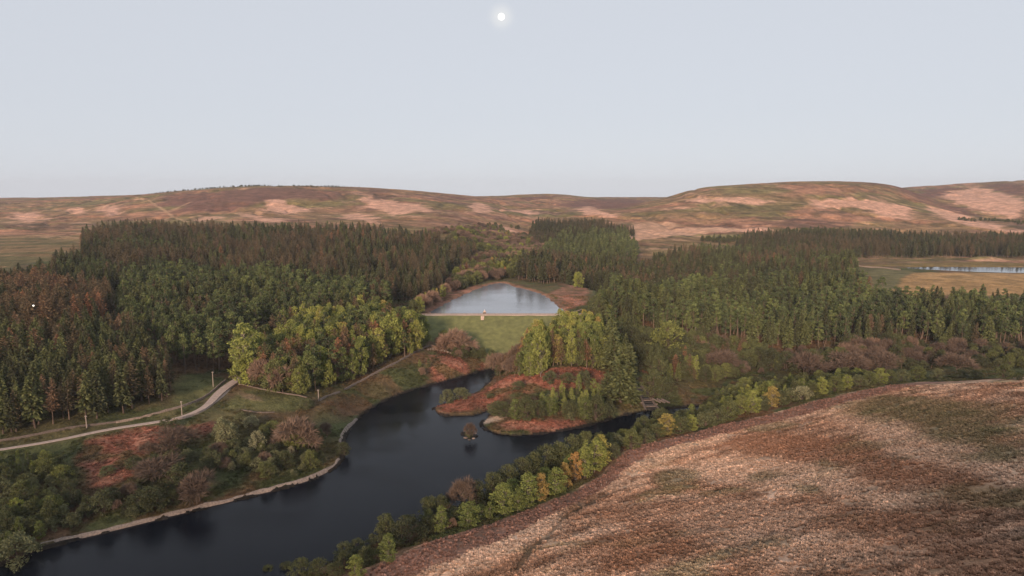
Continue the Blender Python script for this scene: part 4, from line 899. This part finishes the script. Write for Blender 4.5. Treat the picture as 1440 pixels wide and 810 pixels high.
m = MB(); m.hull([(XL, CREST_Y+.4, CREST_Z-.5), (XR, CREST_Y+.4, CREST_Z-.5), (XR, CREST_Y+3.6, CREST_Z-.5), (XL, CREST_Y+3.6, CREST_Z-.5), (XL, CREST_Y+.4, CREST_Z+.22), (XR, CREST_Y+.4, CREST_Z+.22), (XR, CREST_Y+3.6, CREST_Z+.22), (XL, CREST_Y+3.6, CREST_Z+.22)])
m.build('crest_path', stone_pale, dam)
m = MB(); m.hull([(XL, CREST_Y+3.8, CREST_Z-2.8), (XR, CREST_Y+3.8, CREST_Z-2.8), (XR, CREST_Y+4.5, CREST_Z-2.8), (XL, CREST_Y+4.5, CREST_Z-2.8), (XL, CREST_Y+3.8, CREST_Z+.75), (XR, CREST_Y+3.8, CREST_Z+.75), (XR, CREST_Y+4.4, CREST_Z+.75), (XL, CREST_Y+4.4, CREST_Z+.75)])
m.build('wave_wall', stone, dam)
m = MB(); bl = np.array([(x, CREST_Y-40.5+.02*(x+10)**2*.1, 0) for x in np.linspace(-36, -6, 20)]); bl[:, 2] = [np.interp(q, [CREST_Y-46, CREST_Y], [2.6, CREST_Z])+.18 for q in bl[:, 1]]
m.ribbon(bl, [(-.7, -.3), (-.7, .1), (.7, .1), (.7, -.3)]); m.build('bench_path', plain_mat('worn_turf', (.14, .125, .065), .95, .2, .5), dam)
# ---- valve tower on the crest
q = at_z(681.5, 441.5, CREST_Z)
vt_ = empty('valve_tower', (q[0], CREST_Y+6.0, CREST_Z), 'small stone valve tower with pale pointed cap standing on the dam crest', 'tower')
m = MB(); m.box((0, 0, -1.2), (3.0, 2.6, 6.0), 0, .94); m.build('shaft', stone_dark, vt_)
m = MB(); m.box((0, 0, 1.95), (3.3, 2.9, .3)); m.build('cornice', stone, vt_)
m = MB(); m.box((0, 0, 2.85), (2.2, 2.0, 1.5), 0, .25); m.build('cap', stone_pale, vt_)
m = MB(); m.cyl((0, 0, 3.55), (0, 0, 4.6), .12, .05); m.build('finial', white_m, vt_)
m = MB(); m.box((.3, -1.34, .7), (1.0, .12, 1.9)); m.build('door', dark_m, vt_)
vt_.scale = (.75, .75, .75)
st = empty('crest_steps', (q[0]-1.0, CREST_Y, CREST_Z), 'pale stone steps running down the dam face below the valve tower', 'steps')
for i in range(7):
    m = MB(); m.box((-.1, -1.0-i*.62, -.26-i*.26), (2.3-.05*i, .66, .42)); m.build('step', stone_pale, st)
# ---- spillway weir beside the dam
def gp(u, v, dz=0): p = ground([(u, v)])[0]; return (p[0], p[1], p[2]+dz)
a = np.array(gp(806, 447)); 
sw = empty('spillway_weir', tuple(a), 'pale stone spillway weir with side walls at the end of the dam', 'spillway', rz=0)
def wall_line(L, w, h0, h1, name, mat, parent=None, base=None, rag=.12, step=1.5):
    L = resample(L, step); r = np.random.default_rng(len(L)*7+int(abs(L[0, 0]*10))); hh = h1+r.normal(size=len(L))*rag*.5
    if base is not None: L = L-np.array(base)
    m = MB(); m.ribbon(L, lambda i: [(-w/2, h0), (-w*.42, hh[i]), (w*.42, hh[i]), (w/2, h0)])
    return m.build(name, mat, parent)
def gline(px, dz=0, it=1):
    g = ground(px, 1500); g = smooth_open(g, it) if it else g; g[:, 2] = H(g[:, 0], g[:, 1])+dz; return g
for pl in ([(797,447),(806,452),(818,453),(829,449)], [(806,439),(818,436)], [(829,449),(836,446)]):
    wall_line(gline(pl), .55, -1, .7, 'side_wall', stone, sw, a)
c = np.array(gp(815, 444))-a
m = MB(); m.box((c[0], c[1], .25), (17, 9, .7), .12); m.build('apron', plain_mat('wet_slabs', (.20, .13, .11), .7, .35, 1.2), sw)
m = MB(); m.box((c[0]-2, c[1]-3.4, .85), (9, 1.0, .8), .12); m.build('sill', stone, sw)
c2 = np.array(gp(827, 451))-a
m = MB(); m.box((c2[0], c2[1]-.6, c2[2]+.1), (4.2, 1.2, 2.6), -.2); m.build('culvert_mouth', dark_m, sw)
m = MB(); m.box((c2[0], c2[1]-.5, c2[2]+1.6), (5.4, 1.6, .5), -.2); m.build('lintel', stone_pale, sw)
# ---- stone cascade where the overflow meets the lake
A0 = np.array(gp(899, 545)); B0 = np.array(gp(916, 575)); B0[2] = .3; A0[2] = max(A0[2], 4.0)
ax = B0-A0; Ln = np.hypot(ax[0], ax[1]); ang = math.atan2(ax[1], ax[0])
cs = empty('stone_cascade', tuple(A0), 'dark stepped stone overflow channel dropping through trees into the lake', 'cascade')
fw = np.array([ax[0], ax[1]])/Ln; sdv = np.array([-fw[1], fw[0]])
N = 11
for i in range(N):
    f = (i+.5)/N; w = 2.2+3.6*f; cx, cy = fw*Ln*f; m = MB(); m.box((cx, cy, ax[2]*f-.2), (Ln/N*1.15, w, 1.3), ang); m.build('step', dark_m if i % 3 else stone_dark, cs)
for sg in (-1, 1):
    m = MB(); L = np.array([[*(fw*Ln*f+sdv*sg*(1.3+1.9*f)), ax[2]*f] for f in np.linspace(-.05, 1.08, 12)]); m.ribbon(L, [(-.5, -1.5), (-.45, 1.0), (.45, 1.0), (.5, -1.5)]); m.build('side_wall', stone_dark, cs)
    for k in range(3):
        f = .4+k*.2+.04*sg; p = fw*Ln*f+sdv*sg*(1.9+1.9*f); m = MB(); m.box((p[0], p[1], ax[2]*f+.8), (.5, 1.3+.3*(k % 2), .4), ang+.2*sg); m.build('ledge_stone', stone, cs)
for k in range(3):
    L0 = fw*Ln*(.93+.02*k)+sdv*(1.0+2.1*k); L1 = L0+fw*5.0+sdv*2.4; m = MB(); m.hull([(L0[0]-.2, L0[1], .2), (L1[0]-.2, L1[1], -.1), (L1[0]+.25, L1[1]+.25, -.1), (L0[0]+.25, L0[1]+.25, .2), (L0[0]-.2, L0[1], .95), (L1[0]-.2, L1[1], .5), (L1[0]+.25, L1[1]+.25, .5), (L0[0]+.25, L0[1]+.25, .95)]); m.build('timber_baulk', stone_dark, cs)  # low dark stone edging at the cascade mouth, not timber
# ---- lane
R_ = resample(ROAD, 1.6); dd = np.linalg.norm(R_[:, :2]-R_[-1, :2], axis=1); wd = np.linspace(1.0, 1.75, len(dd))+1.2*np.exp(-((dd-24)/16)**2)
m = MB(); m.ribbon(R_, lambda i: [(-wd[i]-.4, -.15), (-wd[i], .11), (-.5, .17), (.5, .17), (wd[i], .11), (wd[i]+.4, -.15)])
ln_ = m.build('lane', gravel_m); tag(ln_, 'pale gravel lane curving along the foot of the plantation', 'lane', kind='structure')
# ---- dry stone walls and paths
def stone_wall(px, label, h=.95, w=.5, mat=stone, cat='wall', name='stone_wall'):
    tag(wall_line(gline(px), w, -.5, h, name, mat), label, cat)
stone_wall([(-60,630),(20,618),(60,610),(110,601),(150,596),(165,594)], 'dry stone wall between the lane and the dark plantation', h=.8, mat=stone_dark)
stone_wall([(163,595),(190,590),(215,584),(240,577),(262,571),(282,563),(297,553),(308,543),(317,536)], 'dry stone wall bending round the grassy corner above the lane')
stone_wall([(243,592),(262,588),(284,580),(300,569),(310,558),(320,549),(334,540)], 'dry stone wall on the lake side of the widening lane', mat=stone_pale)
stone_wall([(333,540),(360,546),(395,553),(432,560)], 'low stone wall along the foot of the mixed clump', h=.6, mat=stone_dark)
stone_wall([(449,564),(460,558),(478,552)], 'short stone wall by the pale telegraph pole', h=.9)
stone_wall([(484,549),(500,540),(520,530),(545,517),(570,504),(590,493),(604,487)], 'stone wall along the footpath above the lake bend', h=1.0)
stone_wall([(340,577),(365,581),(386,580)], 'ruined bit of wall in the grassy hollow', h=.4, mat=stone_dark)
stone_wall([(604,487),(622,489),(640,494)], 'low wall beside the red bank below the dam', h=.6)
stone_wall([(1206,374.5),(1240,377),(1266,380)], 'thin stone wall between green meadow and shelf reservoir', h=1.3, w=1.2)
tag(wall_line(gline([(1340,492),(1352,491),(1368,491.5)]), 3.0, -.4, .35, 'farm_track', gravel_m), 'short pale strip of track at the wood edge', 'track', kind='structure')
# ---- pitched stone edge of the lake
def shore_wall(px, label, wtop=.45, hh=.95):
    L = smooth_open(at_z(*np.array(px, float).T, 0.), 2); L = resample(L, 1.3); r = np.random.default_rng(5); j = (fbm(L[:, 0], L[:, 1], 5, 3, 7)-.5)*1.7
    m = MB(); m.ribbon(L, lambda i: [(-.5, -.9), (.35+j[i]*.5, hh*.55), (1.0+j[i]*.6, hh+j[i]*.4), (1.0+wtop+j[i]*.8, hh+j[i]*.4), (1.25+wtop, -.6)])
    tag(m.build('shore_wall', stone), label, 'shore wall')
shore_wall([(58,771),(65,769),(150,749),(250,724),(350,699),(430,679),(468,661),(481,648)], 'long pale stone shore wall curving along the wooded bank of the lake')
shore_wall([(479,630),(481,624),(486,610),(494,600),(503,590)], 'short pale stone edging on the inside of the lake bend')
# ---- telegraph poles
def pole(u, v, hp, label):
    p = ground([(u, v)], 600)[0]; dep = p[1]*cP-(p[2]-CAMZ)*sP; h = hp*dep/F
    e_ = empty('telegraph_pole', tuple(p), label, 'pole', 'telegraph poles along the lane')
    m = MB(); m.cyl((0, 0, -.5), (0, 0, h), .21, .15); m.build('post', wood_m, e_)
    m = MB(); m.box((0, 0, h-.5), (.8, .08, .1), .5); m.build('crossarm', wood_m, e_)
    for k in (-.34, .34):
        m = MB(); m.cyl((k*math.cos(.5), k*math.sin(.5), h-.42), (k*math.cos(.5), k*math.sin(.5), h-.2), .06, .04, 6); m.build('insulator', white_m, e_)
pole(122, 602, 18, 'wooden telegraph pole against the dark plantation'); pole(256, 584, 21, 'wooden telegraph pole at the lane bend'); pole(300, 544, 22, 'wooden telegraph pole in the grassy corner above the lane'); pole(448, 564, 17, 'pale wooden telegraph pole in front of the mixed clump')
# ---- post and rail fence over the red bank, way-marker posts in the field
fp = resample(gline([(602,493),(612,492.5),(622,494),(634,498)]), 1.9)
fe = empty('post_fence', tuple(fp[0]), 'weathered post and rail fence above the red bracken bank', 'fence')
for q in fp:
    m = MB(); q2 = q-fp[0]; m.box((q2[0], q2[1], q2[2]+.6), (.16, .16, 1.6)); m.build('post', wood_m, fe)
for hz in (.55, 1.1):
    m = MB(); m.ribbon(fp-fp[0], [(-.05, hz-.06), (-.05, hz+.06), (.05, hz+.06), (.05, hz-.06)]); m.build('rail', wood_m, fe)
for (u, v), lab in zip([(838,689),(846,684.5),(853,681),(871,671)], ['pale short stake nearest the dark ditch in the field', 'pale short stake second from the ditch in the field', 'pale short stake third from the ditch in the field', 'pale short stake alone furthest up the field edge track']):
    p = ground([(u, v)])[0]; m = MB(); m.cyl((0, 0, -.2), (0, 0, .95), .09, .08, 6); m.cyl((0, 0, .95), (0, 0, 1.02), .08, .02, 6); o = m.build('marker_post', wood_m); o.location = p; tag(o, lab, 'post', 'marker stakes in the field')
# ---- huts and a lamp
def hut(u, v, w, d, h, label, rz, wallm=white_m):
    p = ground([(u, v)], 900)[0]; e_ = empty('hut', tuple(p), label, 'hut', rz=rz)
    m = MB(); m.box((0, 0, h/2-.3), (w, d, h+.6)); m.build('wall', wallm, e_)
    m = MB(); z = h; r = h+.32*d; o = .25
    A_ = [(-w/2-o, -d/2-o, z-.05), (w/2+o, -d/2-o, z-.05), (w/2+o, 0, r), (-w/2-o, 0, r), (w/2+o, d/2+o, z-.05), (-w/2-o, d/2+o, z-.05)]
    v_ = [m.bm.verts.new(q) for q in A_]; l_ = [m.bm.verts.new((q[0], q[1], q[2]+.16)) for q in A_]
    for f in ((0,1,2,3),(3,2,4,5)): m.bm.faces.new([v_[i] for i in f]); m.bm.faces.new([l_[i] for i in f][::-1])
    for a_, b_ in ((0,1),(1,2),(2,4),(4,5),(5,3),(3,0)): m.bm.faces.new((v_[a_], v_[b_], l_[b_], l_[a_]))
    m.build('roof', slate_m, e_)
    for s_ in (-1, 1):
        m = MB(); vv = [m.bm.verts.new(q) for q in ((s_*w/2*.99, -d/2, h), (s_*w/2*.99, d/2, h), (s_*w/2*.99, 0, r-.03))]; m.bm.faces.new(vv); m.build('gable', wallm, e_)
    m = MB(); m.box((w*.15, -d/2-.03, .95), (.9, .08, 1.9)); m.build('door', dark_m, e_)
    m = MB(); m.box((-w*.25, -d/2-.03, 1.3), (.7, .08, .8)); m.build('window', dark_m, e_)
hut(662, 482, 2.2, 1.8, 1.7, 'tiny white hut at the foot of the dam slope', .3)
hut(586, 440, 4.0, 3.0, 2.2, 'small pale shed among bushes at the dam end', -.2, stone_pale)
p = at_y(47, 430, 372.0); zb = float(H(p[:1], p[1:2])[0])
lp = empty('lamp_post', (p[0], p[1], zb), 'single lit lamp on a tall post against the brown larches', 'lamp')
m = MB(); m.cyl((0, 0, -.4), (0, 0, p[2]-zb), .12, .08); m.build('post', dark_m, lp)
m = MB(); m.box((0, 0, p[2]-zb+.55), (1.0, 1.0, .12), 0, .5); m.build('lamp_hood', metal_m, lp)
em, nt, out = new_mat('lamp_glow'); e = nd(nt, 'ShaderNodeEmission'); e.inputs['Strength'].default_value = 2.2; e.inputs['Color'].default_value = (1, .93, .8, 1); lk(nt, e.outputs[0], out.inputs[0])
bm = bmesh.new(); bmesh.ops.create_icosphere(bm, subdivisions=2, radius=.42); me = bpy.data.meshes.new('globe'); bm.to_mesh(me); bm.free(); o = link('globe', me, [em], lp); o.location = (0, 0, p[2]-zb+.1)
# ---- rocks: the islet's boulders and the pale beach stones
def rock(u, v, size, label, mat, group, z=None):
    r = np.random.default_rng(int(u*7+v*13)); p = at_z(u, v, .1) if z is not None else ground([(u, v)])[0]
    bm = bmesh.new(); bmesh.ops.create_icosphere(bm, subdivisions=2, radius=size)
    for vx in bm.verts:
        k = 1+.28*(vnoise(np.array([vx.co.x*1.6/size+u]), np.array([vx.co.y*1.6/size+vx.co.z*1.3/size+v]), 3)[0]-.5)*2; vx.co *= k; vx.co.z *= .62
    me = bpy.data.meshes.new('boulder'); bm.to_mesh(me); bm.free(); o = link('boulder', me, [mat]); o.location = p; o.rotation_euler = (0, 0, r.uniform(0, 6)); tag(o, label, 'rock', group)
rock(655, 616, 1.1, 'dark boulder at the outer end of the tiny islet', stone_dark, 'islet boulders'); rock(666, 617, .8, 'pale boulder at the water edge of the tiny islet', stone, 'islet boulders'); rock(660, 619, .7, 'reddish low boulder in front of the tiny islet', stone_dark, 'islet boulders'); rock(668, 610, .9, 'grey boulder behind the tiny islet tree', stone_dark, 'islet boulders')

# ================================================================ ground cover nobody could count
def tuft(name, blades, rad, h, wid, lean, rg):
    g = Geo()
    for _ in range(blades):
        a = rg.uniform(0, 6.28); r = rad*math.sqrt(rg.uniform(0, 1))*.5; c = np.array([math.cos(a)*r, math.sin(a)*r, -.03])
        b = a+rg.normal()*.7; d = np.array([math.cos(b), math.sin(b), 0]); s_ = np.array([-d[1], d[0], 0])*wid*rg.uniform(.6, 1.3); L = rg.uniform(.6, 1.15)
        m1 = c+d*lean*L*.3+np.array([0, 0, h*L*.75]); t1 = c+d*lean*L+np.array([0, 0, h*L*rg.uniform(.75, 1.05)])
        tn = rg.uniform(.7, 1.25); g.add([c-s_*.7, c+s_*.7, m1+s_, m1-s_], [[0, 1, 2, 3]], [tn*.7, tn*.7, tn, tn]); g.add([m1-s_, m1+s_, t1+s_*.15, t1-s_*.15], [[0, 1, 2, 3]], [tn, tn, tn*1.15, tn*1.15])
    return g.mesh(name)
def cover_mat(name, trans=.2):
    m, nt, out = new_mat(name)
    ti = nd(nt, 'ShaderNodeAttribute', attribute_name='hue', attribute_type='INSTANCER'); to = nd(nt, 'ShaderNodeAttribute', attribute_name='tone')
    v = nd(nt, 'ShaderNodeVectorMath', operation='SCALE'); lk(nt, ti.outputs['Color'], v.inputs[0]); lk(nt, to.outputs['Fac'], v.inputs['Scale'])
    d = nd(nt, 'ShaderNodeBsdfDiffuse'); t = nd(nt, 'ShaderNodeBsdfTranslucent'); mx = nd(nt, 'ShaderNodeMixShader'); mx.inputs[0].default_value = trans
    lk(nt, v.outputs[0], d.inputs[0]); lk(nt, v.outputs[0], t.inputs[0]); lk(nt, d.outputs[0], mx.inputs[1]); lk(nt, t.outputs[0], mx.inputs[2]); lk(nt, mx.outputs[0], out.inputs[0]); return m
cov = cover_mat('dry_grass_blades'); cov2 = cover_mat('shrub_sprays')
def shapes(name, meshes, mat):
    c = bpy.data.collections.new(name)
    for i, me in enumerate(meshes):
        me.materials.append(mat); c.objects.link(bpy.data.objects.new(f'{name}_{i:02d}', me))
    return c
rg = np.random.default_rng(31)
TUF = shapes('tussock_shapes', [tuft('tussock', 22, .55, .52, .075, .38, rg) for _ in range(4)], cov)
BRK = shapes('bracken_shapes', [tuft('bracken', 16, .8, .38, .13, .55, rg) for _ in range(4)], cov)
def heath(rg):
    g = Geo(); n = 70; d = rg.normal(size=(n, 3)); d /= np.linalg.norm(d, axis=1)[:, None]; d[:, 2] = np.abs(d[:, 2]); d *= (rg.uniform(.2, 1, n)**.5)[:, None]*np.array([.8, .8, .6]); g.leaves(d, rg.uniform(.18, .34, n), .6, rg, rg.uniform(.7, 1.25, n)); return g.mesh('heath')
HEA = shapes('heath_shapes', [heath(rg) for _ in range(4)], cov2)
def sample(n, az0, az1, r0, r1, rg, pw=1.0):
    a = np.radians(rg.uniform(az0, az1, n)); r = np.sqrt(rg.uniform(r0**2, r1**2, n)) if pw == 1 else r0*(r1/r0)**rg.uniform(0, 1, n)
    return r*np.sin(a), r*np.cos(a)
def spread(name, x, y, coll, s, hs, label, cat, var=.22, dz=0.):
    z = H(x, y); n = len(x); C, _, _ = ground_colour(x, y, z); C = C*(1+rg.normal(size=(n, 1))*var).clip(.5, 1.7)*1.08
    sc = s*rg.uniform(.6, 1.35, n); o = scatter(name, np.stack([x, y, z+dz], 1), np.stack([rg.normal(size=n)*.08, rg.normal(size=n)*.08, rg.uniform(0, 6.28, n)], 1), np.stack([sc, sc, sc*hs*rg.uniform(.8, 1.25, n)], 1), rg.integers(0, 4, n), coll, colors=dict(hue=C))
    tag(o, label, cat, kind='stuff'); print('STUFF', name, n); return o
x, y = sample(330000, -26, 50, 78, 345, rg); P = np.stack([x, y], 1)
k = poly_sd_near(P, FIELD_POLY, 20) < -.5
ld, _ = line_d_near(P, DITCH, 5)
dens = .95*np.where(poly_sd_near(P, STRIP_POLY, 10) < 0, .30, 1)*sstep(.35, .6, fbm(x, y, 3.5, 2, 71)+.18); k &= (rg.uniform(0, 1, len(x)) < dens*.85) & (ld > .7)
spread('moor_grass', x[k], y[k], TUF, .85, .95, 'rusty and straw coloured moor grass tussocks covering the sloping field', 'grass', .26)
bx, by = sample(160000, -44, 42, 150, 520, rg); P = np.stack([bx, by], 1); k = np.zeros(len(bx), bool)
for p_ in BRACKEN: k |= poly_sd_near(P, p_, 10) < 1
dl = poly_sd_near(P, LOW, 5); k &= (dl > .8) & (line_d_near(P, ROAD, 6)[0] > 3)
spread('bracken', bx[k], by[k], BRK, .85, 1.0, 'dead red bracken matting the banks round the lake', 'bracken', .3)
hx, hy = sample(150000, -44, 44, 150, 560, rg, 2); P = np.stack([hx, hy], 1)
k = (line_d_near(P, at_z(np.array([681, 694, 705]), np.array([594, 591, 588]), .5), 10)[0] > 4.5) & (poly_sd_near(P, LOW, 5) > 1.2) & (poly_sd_near(P, FIELD_POLY, 5) > .5) & (line_d_near(P, ROAD, 8)[0] > 3.6) & (fbm(hx, hy, 9, 3, 77) > .44)
for p_ in BRACKEN: k &= (poly_sd_near(P, p_, 5) > 0) | (rg.uniform(0, 1, len(hx)) < .12)
for p_ in GRASS_L: k &= (poly_sd_near(P, p_, 5) > 0) | (rg.uniform(0, 1, len(hx)) < .08)
k &= ~((hx > XL) & (hx < XR) & (hy > CREST_Y-48) & (hy < CREST_Y+6)) & ~((hy > CREST_Y) & (poly_sd_near(P, UP, 5) < 1.5))
spread('undergrowth', hx[k], hy[k], HEA, .95, .85, 'low heath and rough grass between the trees of the valley', 'undergrowth', .28)

SKY_STR, SUN_STR, SUN_ANG, SUN_COL, MOON, EXPO = .078, 5.0, 10.0, (1.0, .71, .53), 1.15, 0.40
HAZE = .000065

# ================================================================ sky, sun, moon, camera
SUN_EL, SUN_AZ = math.radians(14.0), math.radians(180+16)      # azimuth clockwise from the view direction (+Y): behind the camera
W = bpy.data.worlds.new('World'); S.world = W; W.use_nodes = True
nt = W.node_tree; nt.nodes.clear()
sk = nt.nodes.new('ShaderNodeTexSky'); sk.sky_type = 'NISHITA'; sk.sun_disc = False
sk.sun_elevation = SUN_EL; sk.sun_rotation = SUN_AZ; sk.altitude = 300; sk.air_density = 1.0; sk.dust_density = .4; sk.ozone_density = 1.0
hs = nt.nodes.new('ShaderNodeHueSaturation'); hs.inputs['Saturation'].default_value = .45
bg = nt.nodes.new('ShaderNodeBackground'); bg.inputs['Strength'].default_value = SKY_STR
wo = nt.nodes.new('ShaderNodeOutputWorld')
nt.links.new(sk.outputs[0], hs.inputs['Color']); veil = nt.nodes.new('ShaderNodeMix'); veil.data_type = 'RGBA'; veil.inputs[0].default_value = .86; veil.inputs[7].default_value = (6.55, 6.90, 7.60, 1)   # thin even high cloud over the clear sky
nt.links.new(hs.outputs[0], veil.inputs[6]); 
# faint aureole of the moon in the thin cloud
md = np.array(ray(705, 23.5)).ravel(); md = md/np.linalg.norm(md)
tcw = nt.nodes.new('ShaderNodeTexCoord'); dt = nt.nodes.new('ShaderNodeVectorMath'); dt.operation = 'DISTANCE'; dt.inputs[1].default_value = tuple(md)
nt.links.new(tcw.outputs['Generated'], dt.inputs[0])
mr = nt.nodes.new('ShaderNodeMapRange'); mr.interpolation_type = 'SMOOTHERSTEP'; mr.inputs['From Min'].default_value = 0; mr.inputs['From Max'].default_value = .024; mr.inputs['To Min'].default_value = .42; mr.inputs['To Max'].default_value = 0
nt.links.new(dt.outputs['Value'], mr.inputs['Value'])
gl = nt.nodes.new('ShaderNodeMix'); gl.data_type = 'RGBA'; gl.inputs[7].default_value = (9.6, 9.4, 8.9, 1)
nt.links.new(mr.outputs[0], gl.inputs[0]); nt.links.new(veil.outputs[2], gl.inputs[6]); nt.links.new(gl.outputs[2], bg.inputs['Color']); nt.links.new(bg.outputs[0], wo.inputs['Surface'])
sl = bpy.data.lights.new('sun', 'SUN'); sl.energy = SUN_STR; sl.angle = math.radians(SUN_ANG); sl.color = SUN_COL
so = bpy.data.objects.new('sun', sl); COL.objects.link(so)
from mathutils import Vector
sd = Vector((math.sin(SUN_AZ)*math.cos(SUN_EL), math.cos(SUN_AZ)*math.cos(SUN_EL), math.sin(SUN_EL)))
so.rotation_euler = sd.to_track_quat('Z', 'Y').to_euler(); so.location = (0, -100, 300)

import bmesh
bm = bmesh.new(); bmesh.ops.create_icosphere(bm, subdivisions=4, radius=1.0)
me = bpy.data.meshes.new('moon'); bm.to_mesh(me); bm.free()
for p in me.polygons: p.use_smooth = True
m, nt, out = new_mat('moonlight')
e = nd(nt, 'ShaderNodeEmission'); e.inputs['Strength'].default_value = MOON
tc = nd(nt, 'ShaderNodeTexCoord'); n = noise(nt, tc.outputs['Object'], 2.2, 3)
r = ramp(nt, n.outputs['Fac'], [(.35, (.93, .93, .90)), (.6, (1, 1, .98))]); lk(nt, r.outputs[0], e.inputs['Color']); lk(nt, e.outputs[0], out.inputs[0])
mo = link('moon', me, [m]); D = 24000.0
q = np.array(ray(705, 23.5)).ravel(); q = q/np.linalg.norm(q)
mo.location = Vector((q[0]*D, q[1]*D, CAMZ+q[2]*D)); mo.scale = (D*4.5/F,)*3
tag(mo, 'small round white moon high in the pale sky', 'moon')

cam = bpy.data.cameras.new('camera'); co = bpy.data.objects.new('camera', cam); COL.objects.link(co)
co.location = (0, 0, CAMZ); co.rotation_euler = (math.radians(90)-PITCH, 0, 0)
cam.sensor_width = 36; cam.lens = 36*F/1440; cam.clip_start = 1; cam.clip_end = 60000
S.camera = co
S.render.engine = 'CYCLES'
S.view_settings.view_transform = 'Standard'; S.view_settings.look = 'None'; S.view_settings.gamma = 1; S.view_settings.use_curve_mapping = False
S.view_settings.exposure = EXPO
S.cycles.max_bounces = 5; S.cycles.diffuse_bounces = 2; S.cycles.glossy_bounces = 2; S.cycles.transmission_bounces = 2; S.cycles.transparent_max_bounces = 4; S.cycles.volume_bounces = 0
S.cycles.use_adaptive_sampling = True; S.cycles.adaptive_threshold = .01
S.cycles.use_denoising = True

# ---- evening air
m, nt, out = new_mat('evening_air')
v = nd(nt, 'ShaderNodeVolumePrincipled'); v.inputs['Color'].default_value = (.80, .84, .92, 1); v.inputs['Density'].default_value = HAZE; v.inputs['Anisotropy'].default_value = .2
lk(nt, v.outputs[0], out.inputs['Volume'])
hz = MB(); hz.box((0, 1600, 90), (9000, 6800, 200)); o = hz.build('haze', m); tag(o, 'thin pale evening haze filling the valley air', 'haze', kind='stuff')
S.cycles.volume_step_rate = 4; S.cycles.volume_max_steps = 64
